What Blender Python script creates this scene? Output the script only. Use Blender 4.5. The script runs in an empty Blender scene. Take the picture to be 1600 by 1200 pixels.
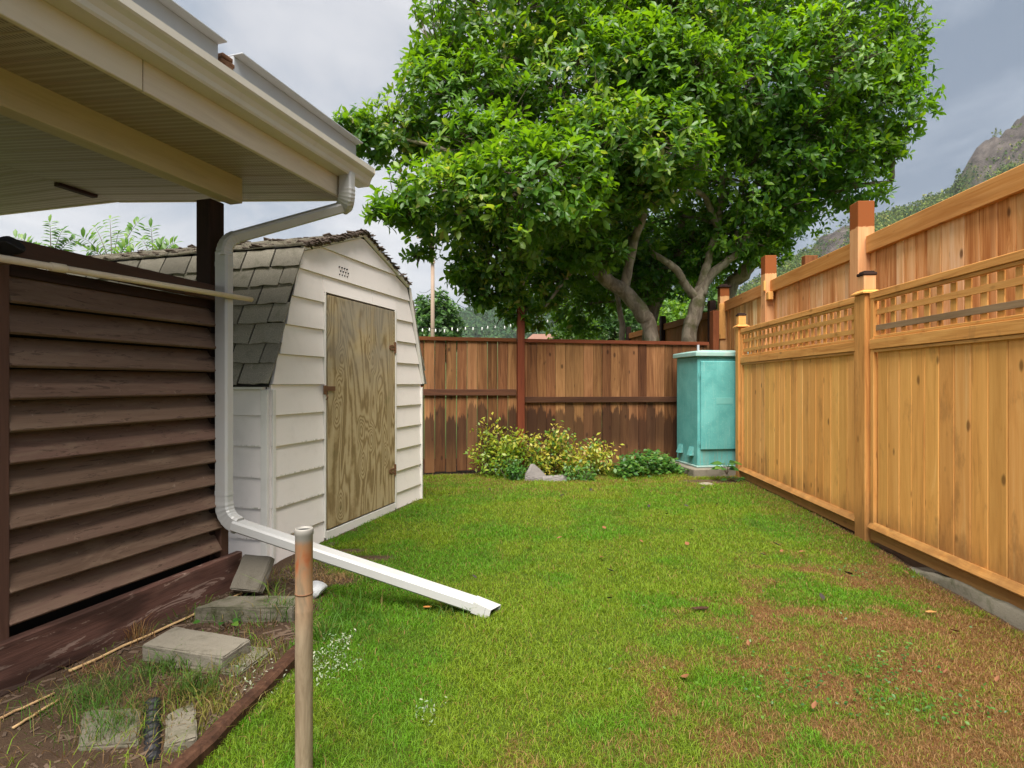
import bpy, math, random
import numpy as np
from mathutils import Vector, Matrix
random.seed(7)
rng = np.random.default_rng(11)
SC = bpy.context.scene
COL = SC.collection
F, H = 888.89, 1.2                      # focal length in photograph pixels, camera height

# ------------------------------------------------------------------ camera, sky, sun, exposure
cam_d = bpy.data.cameras.new('camera'); cam = bpy.data.objects.new('camera', cam_d); COL.objects.link(cam)
cam.location = (0, 0, H); cam.rotation_euler = (math.radians(90), 0, 0)
cam_d.sensor_width = 36; cam_d.lens = 20; cam_d.clip_start = .05; cam_d.clip_end = 6000
SC.camera = cam
SUN_EL, SUN_AZ = math.radians(62), math.radians(187)     # azimuth clockwise from +Y
SKY_STRENGTH = .05
world = bpy.data.worlds.new("World"); SC.world = world; world.use_nodes = True
sun_d = bpy.data.lights.new('sun', 'SUN'); sun_d.energy = 1.5; sun_d.angle = math.radians(46); sun_d.color = (1, .955, .88)
sun = bpy.data.objects.new('sun', sun_d); COL.objects.link(sun)
sd = Vector((math.sin(SUN_AZ) * math.cos(SUN_EL), math.cos(SUN_AZ) * math.cos(SUN_EL), math.sin(SUN_EL)))
sun.rotation_euler = sd.to_track_quat('Z', 'Y').to_euler()
SC.view_settings.view_transform = 'Standard'; SC.view_settings.look = 'None'
SC.view_settings.gamma = 1; SC.view_settings.use_curve_mapping = False
SC.view_settings.exposure = 2.8
SC.cycles.max_bounces = 6; SC.cycles.transparent_max_bounces = 4; SC.cycles.use_denoising = True
SC.cycles.diffuse_bounces = 4

# ------------------------------------------------------------------ node helper
class N:
    def __init__(s, tree):
        s.t = tree; s.l = tree.links
    def n(s, typ, **kw):
        nd = s.t.nodes.new(typ)
        for k, v in kw.items(): setattr(nd, k, v)
        return nd
    def put(s, sock, v):
        if v is None: return
        if hasattr(v, 'is_output'): s.l.new(v, sock)
        else:
            if sock.type == 'RGBA' and len(v) == 3: v = (*v, 1)
            sock.default_value = v
    def m(s, op, a, b=None, c=None, clamp=False):
        nd = s.n('ShaderNodeMath', operation=op); nd.use_clamp = clamp
        s.put(nd.inputs[0], a); s.put(nd.inputs[1], b)
        if c is not None: s.put(nd.inputs[2], c)
        return nd.outputs[0]
    def v(s, op, a, b=None):
        nd = s.n('ShaderNodeVectorMath', operation=op); s.put(nd.inputs[0], a); s.put(nd.inputs[1], b)
        return nd.outputs[0]
    def mix(s, f, a, b, blend='MIX'):
        nd = s.n('ShaderNodeMix', data_type='RGBA', blend_type=blend)
        s.put(nd.inputs[0], f); s.put(nd.inputs[6], a); s.put(nd.inputs[7], b)
        return nd.outputs[2]
    def noise(s, vec, scale=5., detail=4., rough=.55, dist=0.):
        nd = s.n('ShaderNodeTexNoise'); s.put(nd.inputs['Vector'], vec)
        nd.inputs['Scale'].default_value = scale; nd.inputs['Detail'].default_value = detail
        nd.inputs['Roughness'].default_value = rough; nd.inputs['Distortion'].default_value = dist
        return nd.outputs[0]
    def voro(s, vec, scale=5., feat='F1', rnd=1.):
        nd = s.n('ShaderNodeTexVoronoi', feature=feat); s.put(nd.inputs['Vector'], vec)
        nd.inputs['Scale'].default_value = scale; nd.inputs['Randomness'].default_value = rnd
        return nd.outputs[0]
    def ramp(s, f, stops, interp='LINEAR'):
        nd = s.n('ShaderNodeValToRGB'); s.put(nd.inputs[0], f); e = nd.color_ramp.elements
        nd.color_ramp.interpolation = interp
        while len(e) < len(stops): e.new(.5)
        for i, (p, c) in enumerate(stops):
            e[i].position = p; e[i].color = (*c, 1) if len(c) == 3 else c
        return nd.outputs[0]
    def step(s, f, a, b):               # smooth 0..1 between a and b
        nd = s.n('ShaderNodeMapRange', interpolation_type='SMOOTHSTEP'); s.put(nd.inputs[0], f)
        s.put(nd.inputs[1], a); s.put(nd.inputs[2], b); return nd.outputs[0]
    def map(s, vec, scale=(1, 1, 1), loc=(0, 0, 0), rot=(0, 0, 0)):
        nd = s.n('ShaderNodeMapping'); s.put(nd.inputs[0], vec)
        nd.inputs[1].default_value = loc; nd.inputs[2].default_value = rot; nd.inputs[3].default_value = scale
        return nd.outputs[0]
    def obj(s, spread=40.):             # object coordinates shifted per object
        tc = s.n('ShaderNodeTexCoord').outputs['Object']; r = s.rand()
        cb = s.n('ShaderNodeCombineXYZ')
        s.put(cb.inputs[0], s.m('MULTIPLY', r, spread)); s.put(cb.inputs[1], s.m('MULTIPLY', r, spread * 1.7)); s.put(cb.inputs[2], s.m('MULTIPLY', r, spread * .6))
        return s.v('ADD', tc, cb.outputs[0])
    def rand(s): return s.n('ShaderNodeObjectInfo').outputs['Random']
    def pos(s): return s.n('ShaderNodeNewGeometry').outputs['Position']
    def sep(s, v):
        nd = s.n('ShaderNodeSeparateXYZ'); s.put(nd.inputs[0], v); return nd.outputs
    def hsv(s, c, h=.5, sat=1., val=1.):
        nd = s.n('ShaderNodeHueSaturation'); s.put(nd.inputs['Color'], c)
        s.put(nd.inputs['Hue'], h); s.put(nd.inputs['Saturation'], sat); s.put(nd.inputs['Value'], val); return nd.outputs[0]
    def bump(s, h, strength=.3, dist=.01):
        nd = s.n('ShaderNodeBump'); s.put(nd.inputs['Height'], h)
        nd.inputs['Strength'].default_value = strength; nd.inputs['Distance'].default_value = dist; return nd.outputs[0]

def mat(name):
    m = bpy.data.materials.new(name); m.use_nodes = True
    k = N(m.node_tree); b = m.node_tree.nodes['Principled BSDF']
    return m, k, b
def fin(k, b, color, rough=.7, normal=None, spec=.3, metal=0.):
    k.put(b.inputs['Base Color'], color); k.put(b.inputs['Roughness'], rough)
    b.inputs['Specular IOR Level'].default_value = spec; b.inputs['Metallic'].default_value = metal
    if normal is not None: k.put(b.inputs['Normal'], normal)

# ------------------------------------------------------------------ world: hazy sky under a broken grey overcast
k = N(world.node_tree); world.node_tree.nodes.clear()
sky = k.n('ShaderNodeTexSky', sky_type='NISHITA'); sky.sun_disc = False
sky.sun_elevation = SUN_EL; sky.sun_rotation = SUN_AZ; sky.dust_density = 2.
tc = k.n('ShaderNodeTexCoord').outputs['Generated']
x, y, z = k.sep(tc)
zz = k.m('ADD', k.m('MAXIMUM', z, 0.), .22)
cb = k.n('ShaderNodeCombineXYZ'); k.put(cb.inputs[0], k.m('DIVIDE', x, zz)); k.put(cb.inputs[1], k.m('DIVIDE', y, zz)); k.put(cb.inputs[2], 3.7)
n1 = k.noise(cb.outputs[0], 1.5, 7, .58, .5); n2 = k.noise(k.v('ADD', cb.outputs[0], (7.3, 2.1, 0)), .33, 3, .5, .3)
nn = k.m('ADD', k.m('MULTIPLY', n1, .75), k.m('MULTIPLY', n2, .55)); nn = k.m('ADD', k.m('MULTIPLY', k.m('SUBTRACT', nn, .65), 1.45), .49)
# the cloud deck thins and brightens towards the west (left) and is heavier blue grey to the east
ew = k.m('MULTIPLY', x, -.17)
cl = k.ramp(k.m('ADD', nn, ew), [(.28, (.66, .82, 1.05)), (.44, (1.16, 1.32, 1.54)), (.55, (1.78, 1.83, 1.94)), (.72, (2.38, 2.36, 2.38))])
colr = k.mix(.94, sky.outputs[0], cl)
bg = k.n('ShaderNodeBackground'); k.put(bg.inputs[0], colr); bg.inputs[1].default_value = SKY_STRENGTH
k.l.new(bg.outputs[0], k.n('ShaderNodeOutputWorld').inputs[0])

# ------------------------------------------------------------------ geometry helpers
def P(px, py, d): return Vector(((px - 800) * d / F, d, H - (py - 600) * d / F))
def G(px, py, z=0.):
    d = (H - z) * F / (py - 600); return Vector(((px - 800) * d / F, d, z))
WM = {}
def thing(name, loc, label=None, cat=None, group=None, kind=None):
    o = bpy.data.objects.new(name, None); COL.objects.link(o); o.location = loc
    o.empty_display_size = .1
    WM[o] = Matrix.Translation(Vector(loc)); tag(o, label, cat, group, kind); return o
def tag(o, label=None, cat=None, group=None, kind=None):
    for kk, vv in (('label', label), ('category', cat), ('group', group), ('kind', kind)):
        if vv: o[kk] = vv
    return o
def put(name, mesh, parent=None, W=None, label=None):
    o = bpy.data.objects.new(name, mesh); COL.objects.link(o)
    W = W if W is not None else Matrix.Identity(4)
    if parent is not None:
        o.parent = parent; o.matrix_basis = WM[parent].inverted() @ W
    else: o.matrix_basis = W
    WM[o] = W
    if label: o['label'] = label
    return o
def shift_origin(o):                     # world-space mesh: move the origin to its centre
    me = o.data; n = len(me.vertices); a = np.empty(n * 3, np.float32); me.vertices.foreach_get('co', a); a = a.reshape(-1, 3)
    c = (a.min(0) + a.max(0)) / 2; c[2] = a[:, 2].min(); me.vertices.foreach_set('co', (a - c).ravel()); me.update()
    W = WM[o] @ Matrix.Translation(Vector([float(q) for q in c])); par = o.parent
    o.matrix_basis = (WM[par].inverted() @ W) if par else W; WM[o] = W
    return o
def frame(o, u, w=Vector((0, 0, 1))):    # columns: x = u, y = w x u, z = w
    u = Vector(u).normalized(); w = Vector(w).normalized(); v = w.cross(u).normalized(); u = v.cross(w)
    M = Matrix.Identity(4)
    for i in range(3): M[i][0] = u[i]; M[i][1] = v[i]; M[i][2] = w[i]; M[i][3] = o[i]
    return M
class MB:
    def __init__(s): s.v = []; s.f = []
    def add(s, vs, fs, M=None):
        b = len(s.v)
        for q in vs: s.v.append(tuple(M @ Vector(q)) if M is not None else tuple(q))
        for f in fs: s.f.append(tuple(i + b for i in f))
        return s
    def box(s, c, d, M=None):
        x, y, z = (q / 2 for q in d)
        vs = [(c[0] + i * x, c[1] + j * y, c[2] + kk * z) for i in (-1, 1) for j in (-1, 1) for kk in (-1, 1)]
        return s.add(vs, [(0, 1, 3, 2), (4, 6, 7, 5), (0, 4, 5, 1), (2, 3, 7, 6), (0, 2, 6, 4), (1, 5, 7, 3)], M)
    def cbox(s, c, d, ch, M=None):
        hx, hy, hz = (q / 2 for q in d); vs = []; idx = {}
        for i in (-1, 1):
            for j in (-1, 1):
                for kk in (-1, 1):
                    for a in range(3):
                        p = [i * (hx - ch), j * (hy - ch), kk * (hz - ch)]; p[a] += (i, j, kk)[a] * ch
                        idx[i, j, kk, a] = len(vs); vs.append((p[0] + c[0], p[1] + c[1], p[2] + c[2]))
        fs = []
        S = (-1, 1)
        for sg in S:
            fs.append([idx[sg, a, b, 0] for a, b in ((-1, -1), (1, -1), (1, 1), (-1, 1))])
            fs.append([idx[a, sg, b, 1] for a, b in ((-1, -1), (1, -1), (1, 1), (-1, 1))])
            fs.append([idx[a, b, sg, 2] for a, b in ((-1, -1), (1, -1), (1, 1), (-1, 1))])
        for a in S:
            for b in S:
                fs.append([idx[-1, a, b, 1], idx[1, a, b, 1], idx[1, a, b, 2], idx[-1, a, b, 2]])
                fs.append([idx[a, -1, b, 0], idx[a, 1, b, 0], idx[a, 1, b, 2], idx[a, -1, b, 2]])
                fs.append([idx[a, b, -1, 0], idx[a, b, 1, 0], idx[a, b, 1, 1], idx[a, b, -1, 1]])
                for c2 in S: fs.append([idx[a, b, c2, q] for q in range(3)])
        return s.add(vs, fs, M)
    def prism(s, poly, h0, h1, M=None):  # polygon in xy extruded along z
        n = len(poly); vs = [(p[0], p[1], h0) for p in poly] + [(p[0], p[1], h1) for p in poly]
        fs = [tuple(range(n))[::-1], tuple(range(n, 2 * n))] + [(i, (i + 1) % n, n + (i + 1) % n, n + i) for i in range(n)]
        return s.add(vs, fs, M)
    def tube(s, pts, rad, sides=8, caps=True, squash=None, up=None):
        pts = [Vector(p) for p in pts]; n = len(pts)
        rad = rad if hasattr(rad, '__len__') else [rad] * n
        t0 = (pts[1] - pts[0]).normalized(); ref = Vector(up) if up else (Vector((0, 0, 1)) if abs(t0.z) < .9 else Vector((1, 0, 0)))
        a = (ref - t0 * ref.dot(t0)).normalized(); rings = []; b0 = len(s.v)
        for i, p in enumerate(pts):
            t = (pts[min(i + 1, n - 1)] - pts[max(i - 1, 0)]).normalized()
            a = (a - t * a.dot(t)).normalized(); b = t.cross(a)
            for q in range(sides):
                if squash:                # rounded rectangle section: squash = (half a, half b, corner)
                    ha, hb, cc = squash; sec = [(ha, hb - cc), (ha - cc, hb), (-ha + cc, hb), (-ha, hb - cc), (-ha, -hb + cc), (-ha + cc, -hb), (ha - cc, -hb), (ha, -hb + cc)]
                    ca, cbb = sec[q]; ca *= rad[i]; cbb *= rad[i]
                else:
                    an = 2 * math.pi * q / sides; ca, cbb = math.cos(an) * rad[i], math.sin(an) * rad[i]
                s.v.append(tuple(p + a * ca + b * cbb))
        for i in range(n - 1):
            for q in range(sides):
                r0, r1 = b0 + i * sides, b0 + (i + 1) * sides; q2 = (q + 1) % sides
                s.f.append((r0 + q, r0 + q2, r1 + q2, r1 + q))
        if caps:
            s.f.append(tuple(b0 + q for q in range(sides))[::-1]); s.f.append(tuple(b0 + (n - 1) * sides + q for q in range(sides)))
        return s
    def mesh(s, name, m, smooth=False):
        me = bpy.data.meshes.new(name); me.from_pydata(s.v, [], s.f); me.materials.append(m)
        if smooth: me.shade_smooth()
        import bmesh
        bm = bmesh.new(); bm.from_mesh(me); bmesh.ops.recalc_face_normals(bm, faces=bm.faces); bm.to_mesh(me); bm.free()
        me.update(); return me
    def obj(s, name, m, parent=None, label=None, smooth=False):
        return shift_origin(put(name, s.mesh(name, m, smooth), parent, None, label))
CACHE = {}
def board_mesh(name, w, t, l, m, ch=.003):   # x = width, y = thickness, z = length, origin at the centre
    key = (round(w, 4), round(t, 4), round(l, 4), m.name, ch)
    if key not in CACHE: CACHE[key] = MB().cbox((0, 0, 0), (w, t, l), ch).mesh(name, m)
    return CACHE[key]
def board(name, parent, a, b, w, t, m, nrm, ch=.003, label=None):
    """a plank from point a to point b, width w square to nrm, thickness t along nrm"""
    a, b = Vector(a), Vector(b); zv = (b - a); l = zv.length; zv.normalize()
    yv = Vector(nrm); yv = (yv - zv * yv.dot(zv)).normalized(); xv = yv.cross(zv); c = (a + b) / 2
    M = Matrix.Identity(4)
    for i in range(3): M[i][0] = xv[i]; M[i][1] = yv[i]; M[i][2] = zv[i]; M[i][3] = c[i]
    return put(name, board_mesh(name, w, t, l, m, ch), parent, M, label)
def np_mesh(name, V, Fq, m, attr=None, colr=None, smooth=False):
    """V (n,3), Fq (k,3 or 4)"""
    me = bpy.data.meshes.new(name); kf, w = Fq.shape
    me.vertices.add(len(V)); me.vertices.foreach_set('co', np.ascontiguousarray(V, np.float32).ravel())
    me.loops.add(kf * w); me.loops.foreach_set('vertex_index', np.ascontiguousarray(Fq, np.int32).ravel())
    me.polygons.add(kf); me.polygons.foreach_set('loop_start', np.arange(0, kf * w, w, dtype=np.int32))
    if smooth: me.polygons.foreach_set('use_smooth', np.ones(kf, bool))
    me.update(calc_edges=True)
    if attr is not None:
        at = me.attributes.new('rnd', 'FLOAT', 'POINT'); at.data.foreach_set('value', np.ascontiguousarray(attr, np.float32))
    if colr is not None:
        at = me.attributes.new('Col', 'FLOAT_COLOR', 'POINT'); at.data.foreach_set('color', np.ascontiguousarray(np.c_[colr, np.ones(len(colr))], np.float32).ravel())
    me.materials.append(m); return me
def vnoise(x, y, s, seed=0):             # value noise 0..1
    x = x * s; y = y * s; xi = np.floor(x).astype(np.int64); yi = np.floor(y).astype(np.int64); fx = x - xi; fy = y - yi
    fx = fx * fx * (3 - 2 * fx); fy = fy * fy * (3 - 2 * fy)
    def h(a, b):
        q = (a * 374761393 + b * 668265263 + seed * 974634777) & 0xffffffff; q = ((q ^ (q >> 13)) * 1274126177) & 0xffffffff
        return ((q ^ (q >> 16)) & 0xffff) / 65535.
    return (h(xi, yi) * (1 - fx) + h(xi + 1, yi) * fx) * (1 - fy) + (h(xi, yi + 1) * (1 - fx) + h(xi + 1, yi + 1) * fx) * fy
def fbm(x, y, s, o=4, seed=0):
    r = 0; a = .5; t = 0
    for i in range(o): r = r + a * vnoise(x, y, s * 2 ** i, seed + i); t += a; a *= .55
    return r / t
def ss(x, a, b):
    t = np.clip((x - a) / (b - a), 0, 1); return t * t * (3 - 2 * t)

# ------------------------------------------------------------------ materials
def wood(name, stops, grain=26., vary=.25, huev=.02, knots=.0, rough=.75, stain=None, streak=.5, bumps=.25, spec=.2):
    m, k, b = mat(name); v = k.obj(); r = k.rand()
    warp = k.noise(k.map(v, (6, 6, .9)), 1, 2, .5)
    wv = k.v('ADD', k.map(v, (grain, grain, grain / 22)), k.m('MULTIPLY', warp, 3.))
    g1 = k.noise(wv, 1, 5, .6, .7); g2 = k.noise(k.map(v, (190, 190, 4)), 1, 3, .6)
    f = k.m('ADD', k.m('MULTIPLY', g1, .72), k.m('MULTIPLY', g2, .28))
    f = k.m('ADD', f, k.m('MULTIPLY', k.m('SUBTRACT', r, .5), vary))
    c = k.ramp(f, stops)
    big = k.noise(k.map(v, (9, 9, .8)), 1, 3, .5)
    c = k.mix(k.m('MULTIPLY', k.step(big, .52, .75), streak), c, stops[0][1])
    if knots:
        kd = k.voro(k.map(v, (7.5, 7.5, 3.6)), 1.); kk = k.step(k.m('ADD', kd, k.m('MULTIPLY', g1, .12)), .22, .12)
        c = k.mix(k.m('MULTIPLY', kk, knots), c, tuple(q * .22 for q in stops[0][1]))
    r2 = k.m('FRACT', k.m('MULTIPLY', r, 7.31))
    c = k.hsv(c, k.m('ADD', .5, k.m('MULTIPLY', k.m('SUBTRACT', r2, .5), huev)), 1., k.m('ADD', 1 - vary * .5, k.m('MULTIPLY', k.m('FRACT', k.m('MULTIPLY', r, 13.7)), vary)))
    if stain: c = stain(k, c, r)
    fin(k, b, c, rough, k.bump(k.m('ADD', g1, k.m('MULTIPLY', g2, .6)), bumps, .004), spec); return m
def paint(name, colr, rough=.5, dirt=None, dirtamt=.25, bumps=.08, spec=.4, scale=3., vary=0.):
    m, k, b = mat(name); v = k.obj(12.)
    n = k.noise(v, scale, 6, .65, .4); n2 = k.noise(v, scale * 14, 4, .6)
    c = k.mix(k.m('MULTIPLY', k.step(n, .45, .75), dirtamt), colr, dirt or tuple(q * .55 for q in colr))
    c = k.mix(k.m('MULTIPLY', k.step(n2, .55, .8), dirtamt * .5), c, dirt or tuple(q * .5 for q in colr))
    if vary: c = k.hsv(c, .5, 1., k.m('ADD', 1 - vary / 2, k.m('MULTIPLY', k.rand(), vary)))
    fin(k, b, c, rough, k.bump(n2, bumps, .003), spec); return m
def wet(k, c, r):                        # rain-soaked lower part of each board, with a rounded upper edge
    z = k.sep(k.pos())[2]; lx = k.sep(k.n('ShaderNodeTexCoord').outputs['Object'])[0]
    edge = k.m('SUBTRACT', k.m('ADD', .74, k.m('MULTIPLY', k.m('FRACT', k.m('MULTIPLY', r, 29.3)), .26)), k.m('MULTIPLY', k.m('POWER', k.m('ABSOLUTE', lx), 2.), 16.))
    ns = k.noise(k.map(k.pos(), (34, 34, 4)), 1, 4, .7)
    edge = k.m('ADD', edge, k.m('MULTIPLY', k.m('SUBTRACT', ns, .5), .42))
    f = k.m('MULTIPLY', k.step(z, k.m('ADD', edge, .02), k.m('SUBTRACT', edge, .045)), k.m('ADD', .62, k.m('MULTIPLY', k.m('FRACT', k.m('MULTIPLY', r, 51.7)), .3)))
    low = k.step(z, .5, .1)
    return k.mix(k.m('MULTIPLY', f, k.m('SUBTRACT', 1., k.m('MULTIPLY', low, .38))), c, (.034, .015, .008))

def splash(k, c, r):                     # grime thrown up along the foot, blotches of old stain
    z = k.sep(k.pos())[2]; p = k.pos(); n = k.noise(k.map(p, (7, 7, 2.4)), 1, 5, .65); n2 = k.noise(p, 2.1, 3, .6)
    c = k.mix(k.m('MULTIPLY', k.step(k.m('ADD', z, k.m('MULTIPLY', n, -.5)), .10, -.22), .6), c, (.13, .07, .03))
    return k.mix(k.m('MULTIPLY', k.step(k.m('ADD', n, k.m('MULTIPLY', n2, .35)), .72, .90), .55), c, (.34, .155, .050))
CEDAR = wood('cedar_boards', [(.18, (.40, .165, .042)), (.38, (.70, .330, .088)), (.58, (.80, .405, .118)), (.78, (.87, .54, .21))], 20, .18, .010, .7, streak=.18, stain=splash)
CEDAR_TRIM = wood('cedar_trim', [(.25, (.38, .15, .037)), (.45, (.60, .28, .078)), (.7, (.73, .385, .125))], 30, .15, .006, .45, streak=.3, stain=splash)
CEDAR_GREY = wood('weathered_cedar', [(.25, (.16, .10, .05)), (.5, (.28, .18, .10)), (.75, (.38, .26, .15))], 30, .15, .01, .2)
PINK = wood('new_cedar_boards', [(.24, (.36, .115, .028)), (.40, (.60, .27, .090)), (.55, (.72, .40, .18)), (.74, (.80, .54, .32))], 20, .24, .008, .8, streak=.75)
PINK_RAIL = wood('new_cedar_rail', [(.25, (.32, .105, .026)), (.45, (.50, .195, .052)), (.7, (.60, .275, .095))], 26, .2, .02, .5)
def tipstain(k, c, r):
    z = k.sep(k.pos())[2]; ns = k.noise(k.pos(), 40, 3)
    return k.mix(k.step(z, k.m('ADD', 2.545, k.m('MULTIPLY', ns, .03)), k.m('ADD', 2.555, k.m('MULTIPLY', ns, .03))), c, (.25, .070, .016))
PINK_POST = wood('new_cedar_post', [(.25, (.44, .20, .075)), (.5, (.60, .31, .13)), (.75, (.68, .40, .19))], 22, .15, .015, .4, stain=tipstain)
OLD = wood('old_stained_boards', [(.22, (.070, .026, .010)), (.42, (.165, .070, .026)), (.58, (.265, .125, .050)), (.78, (.36, .18, .075))], 22, .36, .012, .7, stain=wet, streak=.5)
OLD_RAIL = wood('dark_stained_rail', [(.25, (.040, .018, .010)), (.5, (.085, .038, .019)), (.75, (.14, .062, .028))], 30, .2, .02, .2)
OLD_POST = wood('red_stained_post', [(.25, (.085, .024, .009)), (.5, (.155, .045, .015)), (.75, (.21, .07, .026))], 26, .2, .02, .2)
FAR_FENCE = wood('far_fence_boards', [(.22, (.13, .042, .010)), (.45, (.24, .085, .020)), (.7, (.33, .13, .036))], 22, .35, .01, .3)
DARK_POST = wood('dark_brown_post', [(.25, (.016, .008, .006)), (.5, (.034, .016, .012)), (.75, (.055, .027, .019))], 26, .15, .01, .2)
def weather(k, c, r):
    v = k.obj(); n = k.noise(k.map(v, (14, 14, 3)), 1, 5, .65, .8)
    c = k.mix(k.m('MULTIPLY', k.step(n, .47, .66), .6), c, (.20, .135, .092)); n2 = k.noise(k.map(v, (50, 50, 9)), 1, 4, .7, 1.2); c = k.mix(k.m('MULTIPLY', k.step(n2, .57, .64), .6), c, (.045, .025, .018)); n3 = k.noise(k.map(v, (18, 18, 18)), 1, 5, .75); c = k.mix(k.m('MULTIPLY', k.step(n3, .64, .70), .7), c, (.28, .20, .15))
    return c
SLAT = wood('brown_painted_slat', [(.22, (.075, .042, .028)), (.45, (.135, .080, .056)), (.7, (.180, .110, .080))], 12, .14, .015, .12, stain=weather, streak=.3, bumps=.2)
SLATD = wood('brown_painted_frame', [(.25, (.045, .022, .015)), (.5, (.085, .043, .029)), (.75, (.12, .062, .042))], 14, .14, .015, .1)
def peel(k, c, r):
    v = k.obj(); n = k.noise(k.map(v, (16, 16, 3.2)), 1, 6, .7, 1.); z = k.sep(k.pos())[2]
    c = k.mix(k.m('MULTIPLY', k.step(n, .565, .60), .8), c, (.36, .25, .20))
    n2 = k.noise(k.map(v, (5, 5, 1.2)), 1, 4, .6)
    return k.mix(k.m('MULTIPLY', k.step(n2, .46, .60), .75), c, (.030, .015, .011))
BASEB = wood('peeling_base_board', [(.25, (.070, .030, .023)), (.5, (.130, .062, .048)), (.75, (.18, .095, .075))], 12, .1, .01, 0, stain=peel, bumps=.6)
RAILTIE = wood('dark_timber', [(.25, (.022, .010, .006)), (.5, (.060, .026, .015)), (.75, (.12, .058, .034))], 30, .1, .01, .1, bumps=.7)
BEAMW = wood('cream_beam', [(.25, (.40, .325, .215)), (.5, (.50, .415, .285)), (.75, (.56, .475, .335))], 14, .08, .01, .25, streak=.2)
FASCIA = wood('painted_fascia', [(.25, (.56, .47, .37)), (.5, (.66, .57, .46)), (.75, (.72, .63, .52))], 14, .05, .01, .0, rough=.5, streak=.3, bumps=.1)
CANE = wood('cane_wood', [(.3, (.36, .22, .10)), (.6, (.52, .34, .17)), (.8, (.60, .42, .24))], 30, .1, .01)
# white lap siding, with dirt along the lower lips
m, k, b = mat('white_siding'); v = k.obj(); n = k.noise(k.map(v, (3, 60, 60)), 1, 3, .6); n3 = k.noise(v, 7, 5, .65)
c = k.mix(k.m('MULTIPLY', k.step(n3, .5, .75), .22), (.88, .812, .772), (.64, .58, .53))
lz = k.sep(k.n('ShaderNodeTexCoord').outputs['Object'])[2]; wz = k.sep(k.pos())[2]
alg = k.m('MULTIPLY', k.m('MULTIPLY', k.step(lz, .016, .0), k.step(k.noise(k.map(k.pos(), (30, 30, 8)), 1, 4, .7), .46, .60)), k.step(wz, 1.35, .75))
c = k.mix(k.m('MULTIPLY', k.m('MULTIPLY', alg, k.step(k.noise(k.pos(), 2.3, 2), .48, .62)), .7), c, (.20, .20, .11))
fin(k, b, c, .55, k.bump(n, .12, .003), .3); SIDING = m
WHITE = paint('white_trim', (.78, .75, .70), .5, (.45, .42, .36), .3)
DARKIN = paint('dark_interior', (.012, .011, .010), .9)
GUTTER = paint('gutter_paint', (.60, .555, .48), .38, (.40, .33, .26), .35, spec=.5)
SPOUT = paint('downspout_paint', (.45, .445, .435), .35, (.44, .40, .34), .45, spec=.5, scale=6)
METAL = paint('grey_flashing', (.40, .42, .45), .4, (.25, .26, .28), .3, spec=.5)
PVC = paint('yellowed_pvc', (.72, .60, .44), .4, (.40, .22, .10), .35, scale=5)
BLACK = paint('black_rubber', (.010, .010, .012), .55)
RUST = paint('rusty_iron', (.16, .075, .035), .8, (.06, .04, .03), .6)
CONC = paint('concrete', (.215, .19, .15), .9, (.085, .075, .05), .7, bumps=1., spec=.15, scale=9, vary=.3)
MOSSC = paint('mossy_concrete', (.17, .15, .115), .95, (.055, .058, .026), .95, bumps=1., spec=.1, scale=7, vary=.3)
ROCK = paint('grey_rock', (.20, .18, .17), .9, (.09, .085, .085), .6, bumps=.9, spec=.15, scale=7)
TEAL = None
m, k, b = mat('teal_cabinet_paint'); v = k.n('ShaderNodeTexCoord').outputs['Object']
n = k.noise(v, 3.2, 5, .6, .4); st = k.noise(k.map(v, (46, 46, 2.2)), 1, 4, .65); sp = k.noise(v, 70, 3, .6)
c = k.mix(k.step(n, .35, .68), (.080, .31, .30), (.125, .40, .385))
c = k.mix(k.m('MULTIPLY', k.step(st, .55, .74), .35), c, (.30, .52, .47))
c = k.mix(k.m('MULTIPLY', k.step(sp, .58, .70), .45), c, (.32, .46, .43)); c = k.mix(k.m('MULTIPLY', k.m('MULTIPLY', k.step(k.sep(k.pos())[2], .45, .12), k.step(st, .45, .65)), .55), c, (.22, .19, .13))
fin(k, b, c, .5, k.bump(sp, .12, .003), .35); TEAL = m
LIDM = paint('faded_lid_paint', (.27, .46, .42), .55, (.48, .50, .47), .7, scale=5)
# plywood: growth rings cut as long cathedral curves
m, k, b = mat('weathered_plywood'); v = k.n('ShaderNodeTexCoord').outputs['Object']
base = k.noise(k.map(v, (3.1, 3.1, .62)), 1, 2.0, .45, .7); kv = k.voro(k.map(v, (4.2, 4.2, 2.1)), 1.)
fld = k.m('ADD', base, k.m('MULTIPLY', k.step(kv, .34, .0), .26))
fld = k.m('ADD', fld, k.m('MULTIPLY', k.noise(v, 22, 3, .6), .025))
ring = k.m('SINE', k.m('MULTIPLY', fld, 104.)); fine = k.noise(k.map(v, (160, 160, 5)), 1, 3, .6)
rf = k.m('ADD', k.m('MULTIPLY', ring, .235), k.m('MULTIPLY', fine, .5))
c = k.ramp(k.m('ADD', rf, .3), [(.10, (.120, .078, .032)), (.34, (.27, .190, .090)), (.60, (.43, .325, .175)), (.95, (.52, .42, .26))])
grey = k.m('MULTIPLY', k.step(k.sep(v)[2], -.1, .75), k.step(k.noise(v, 2.6, 3), .35, .6))
c = k.mix(k.m('MULTIPLY', grey, .62), c, (.27, .25, .215))
c = k.mix(k.m('MULTIPLY', k.step(kv, .10, .03), .75), c, (.05, .032, .016))
c = k.mix(k.m('MULTIPLY', k.step(k.noise(v, 4.1, 4, .6), .55, .75), .35), c, (.16, .15, .055))
fin(k, b, c, .75, k.bump(rf, .2, .003), .2); PLY = m
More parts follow.
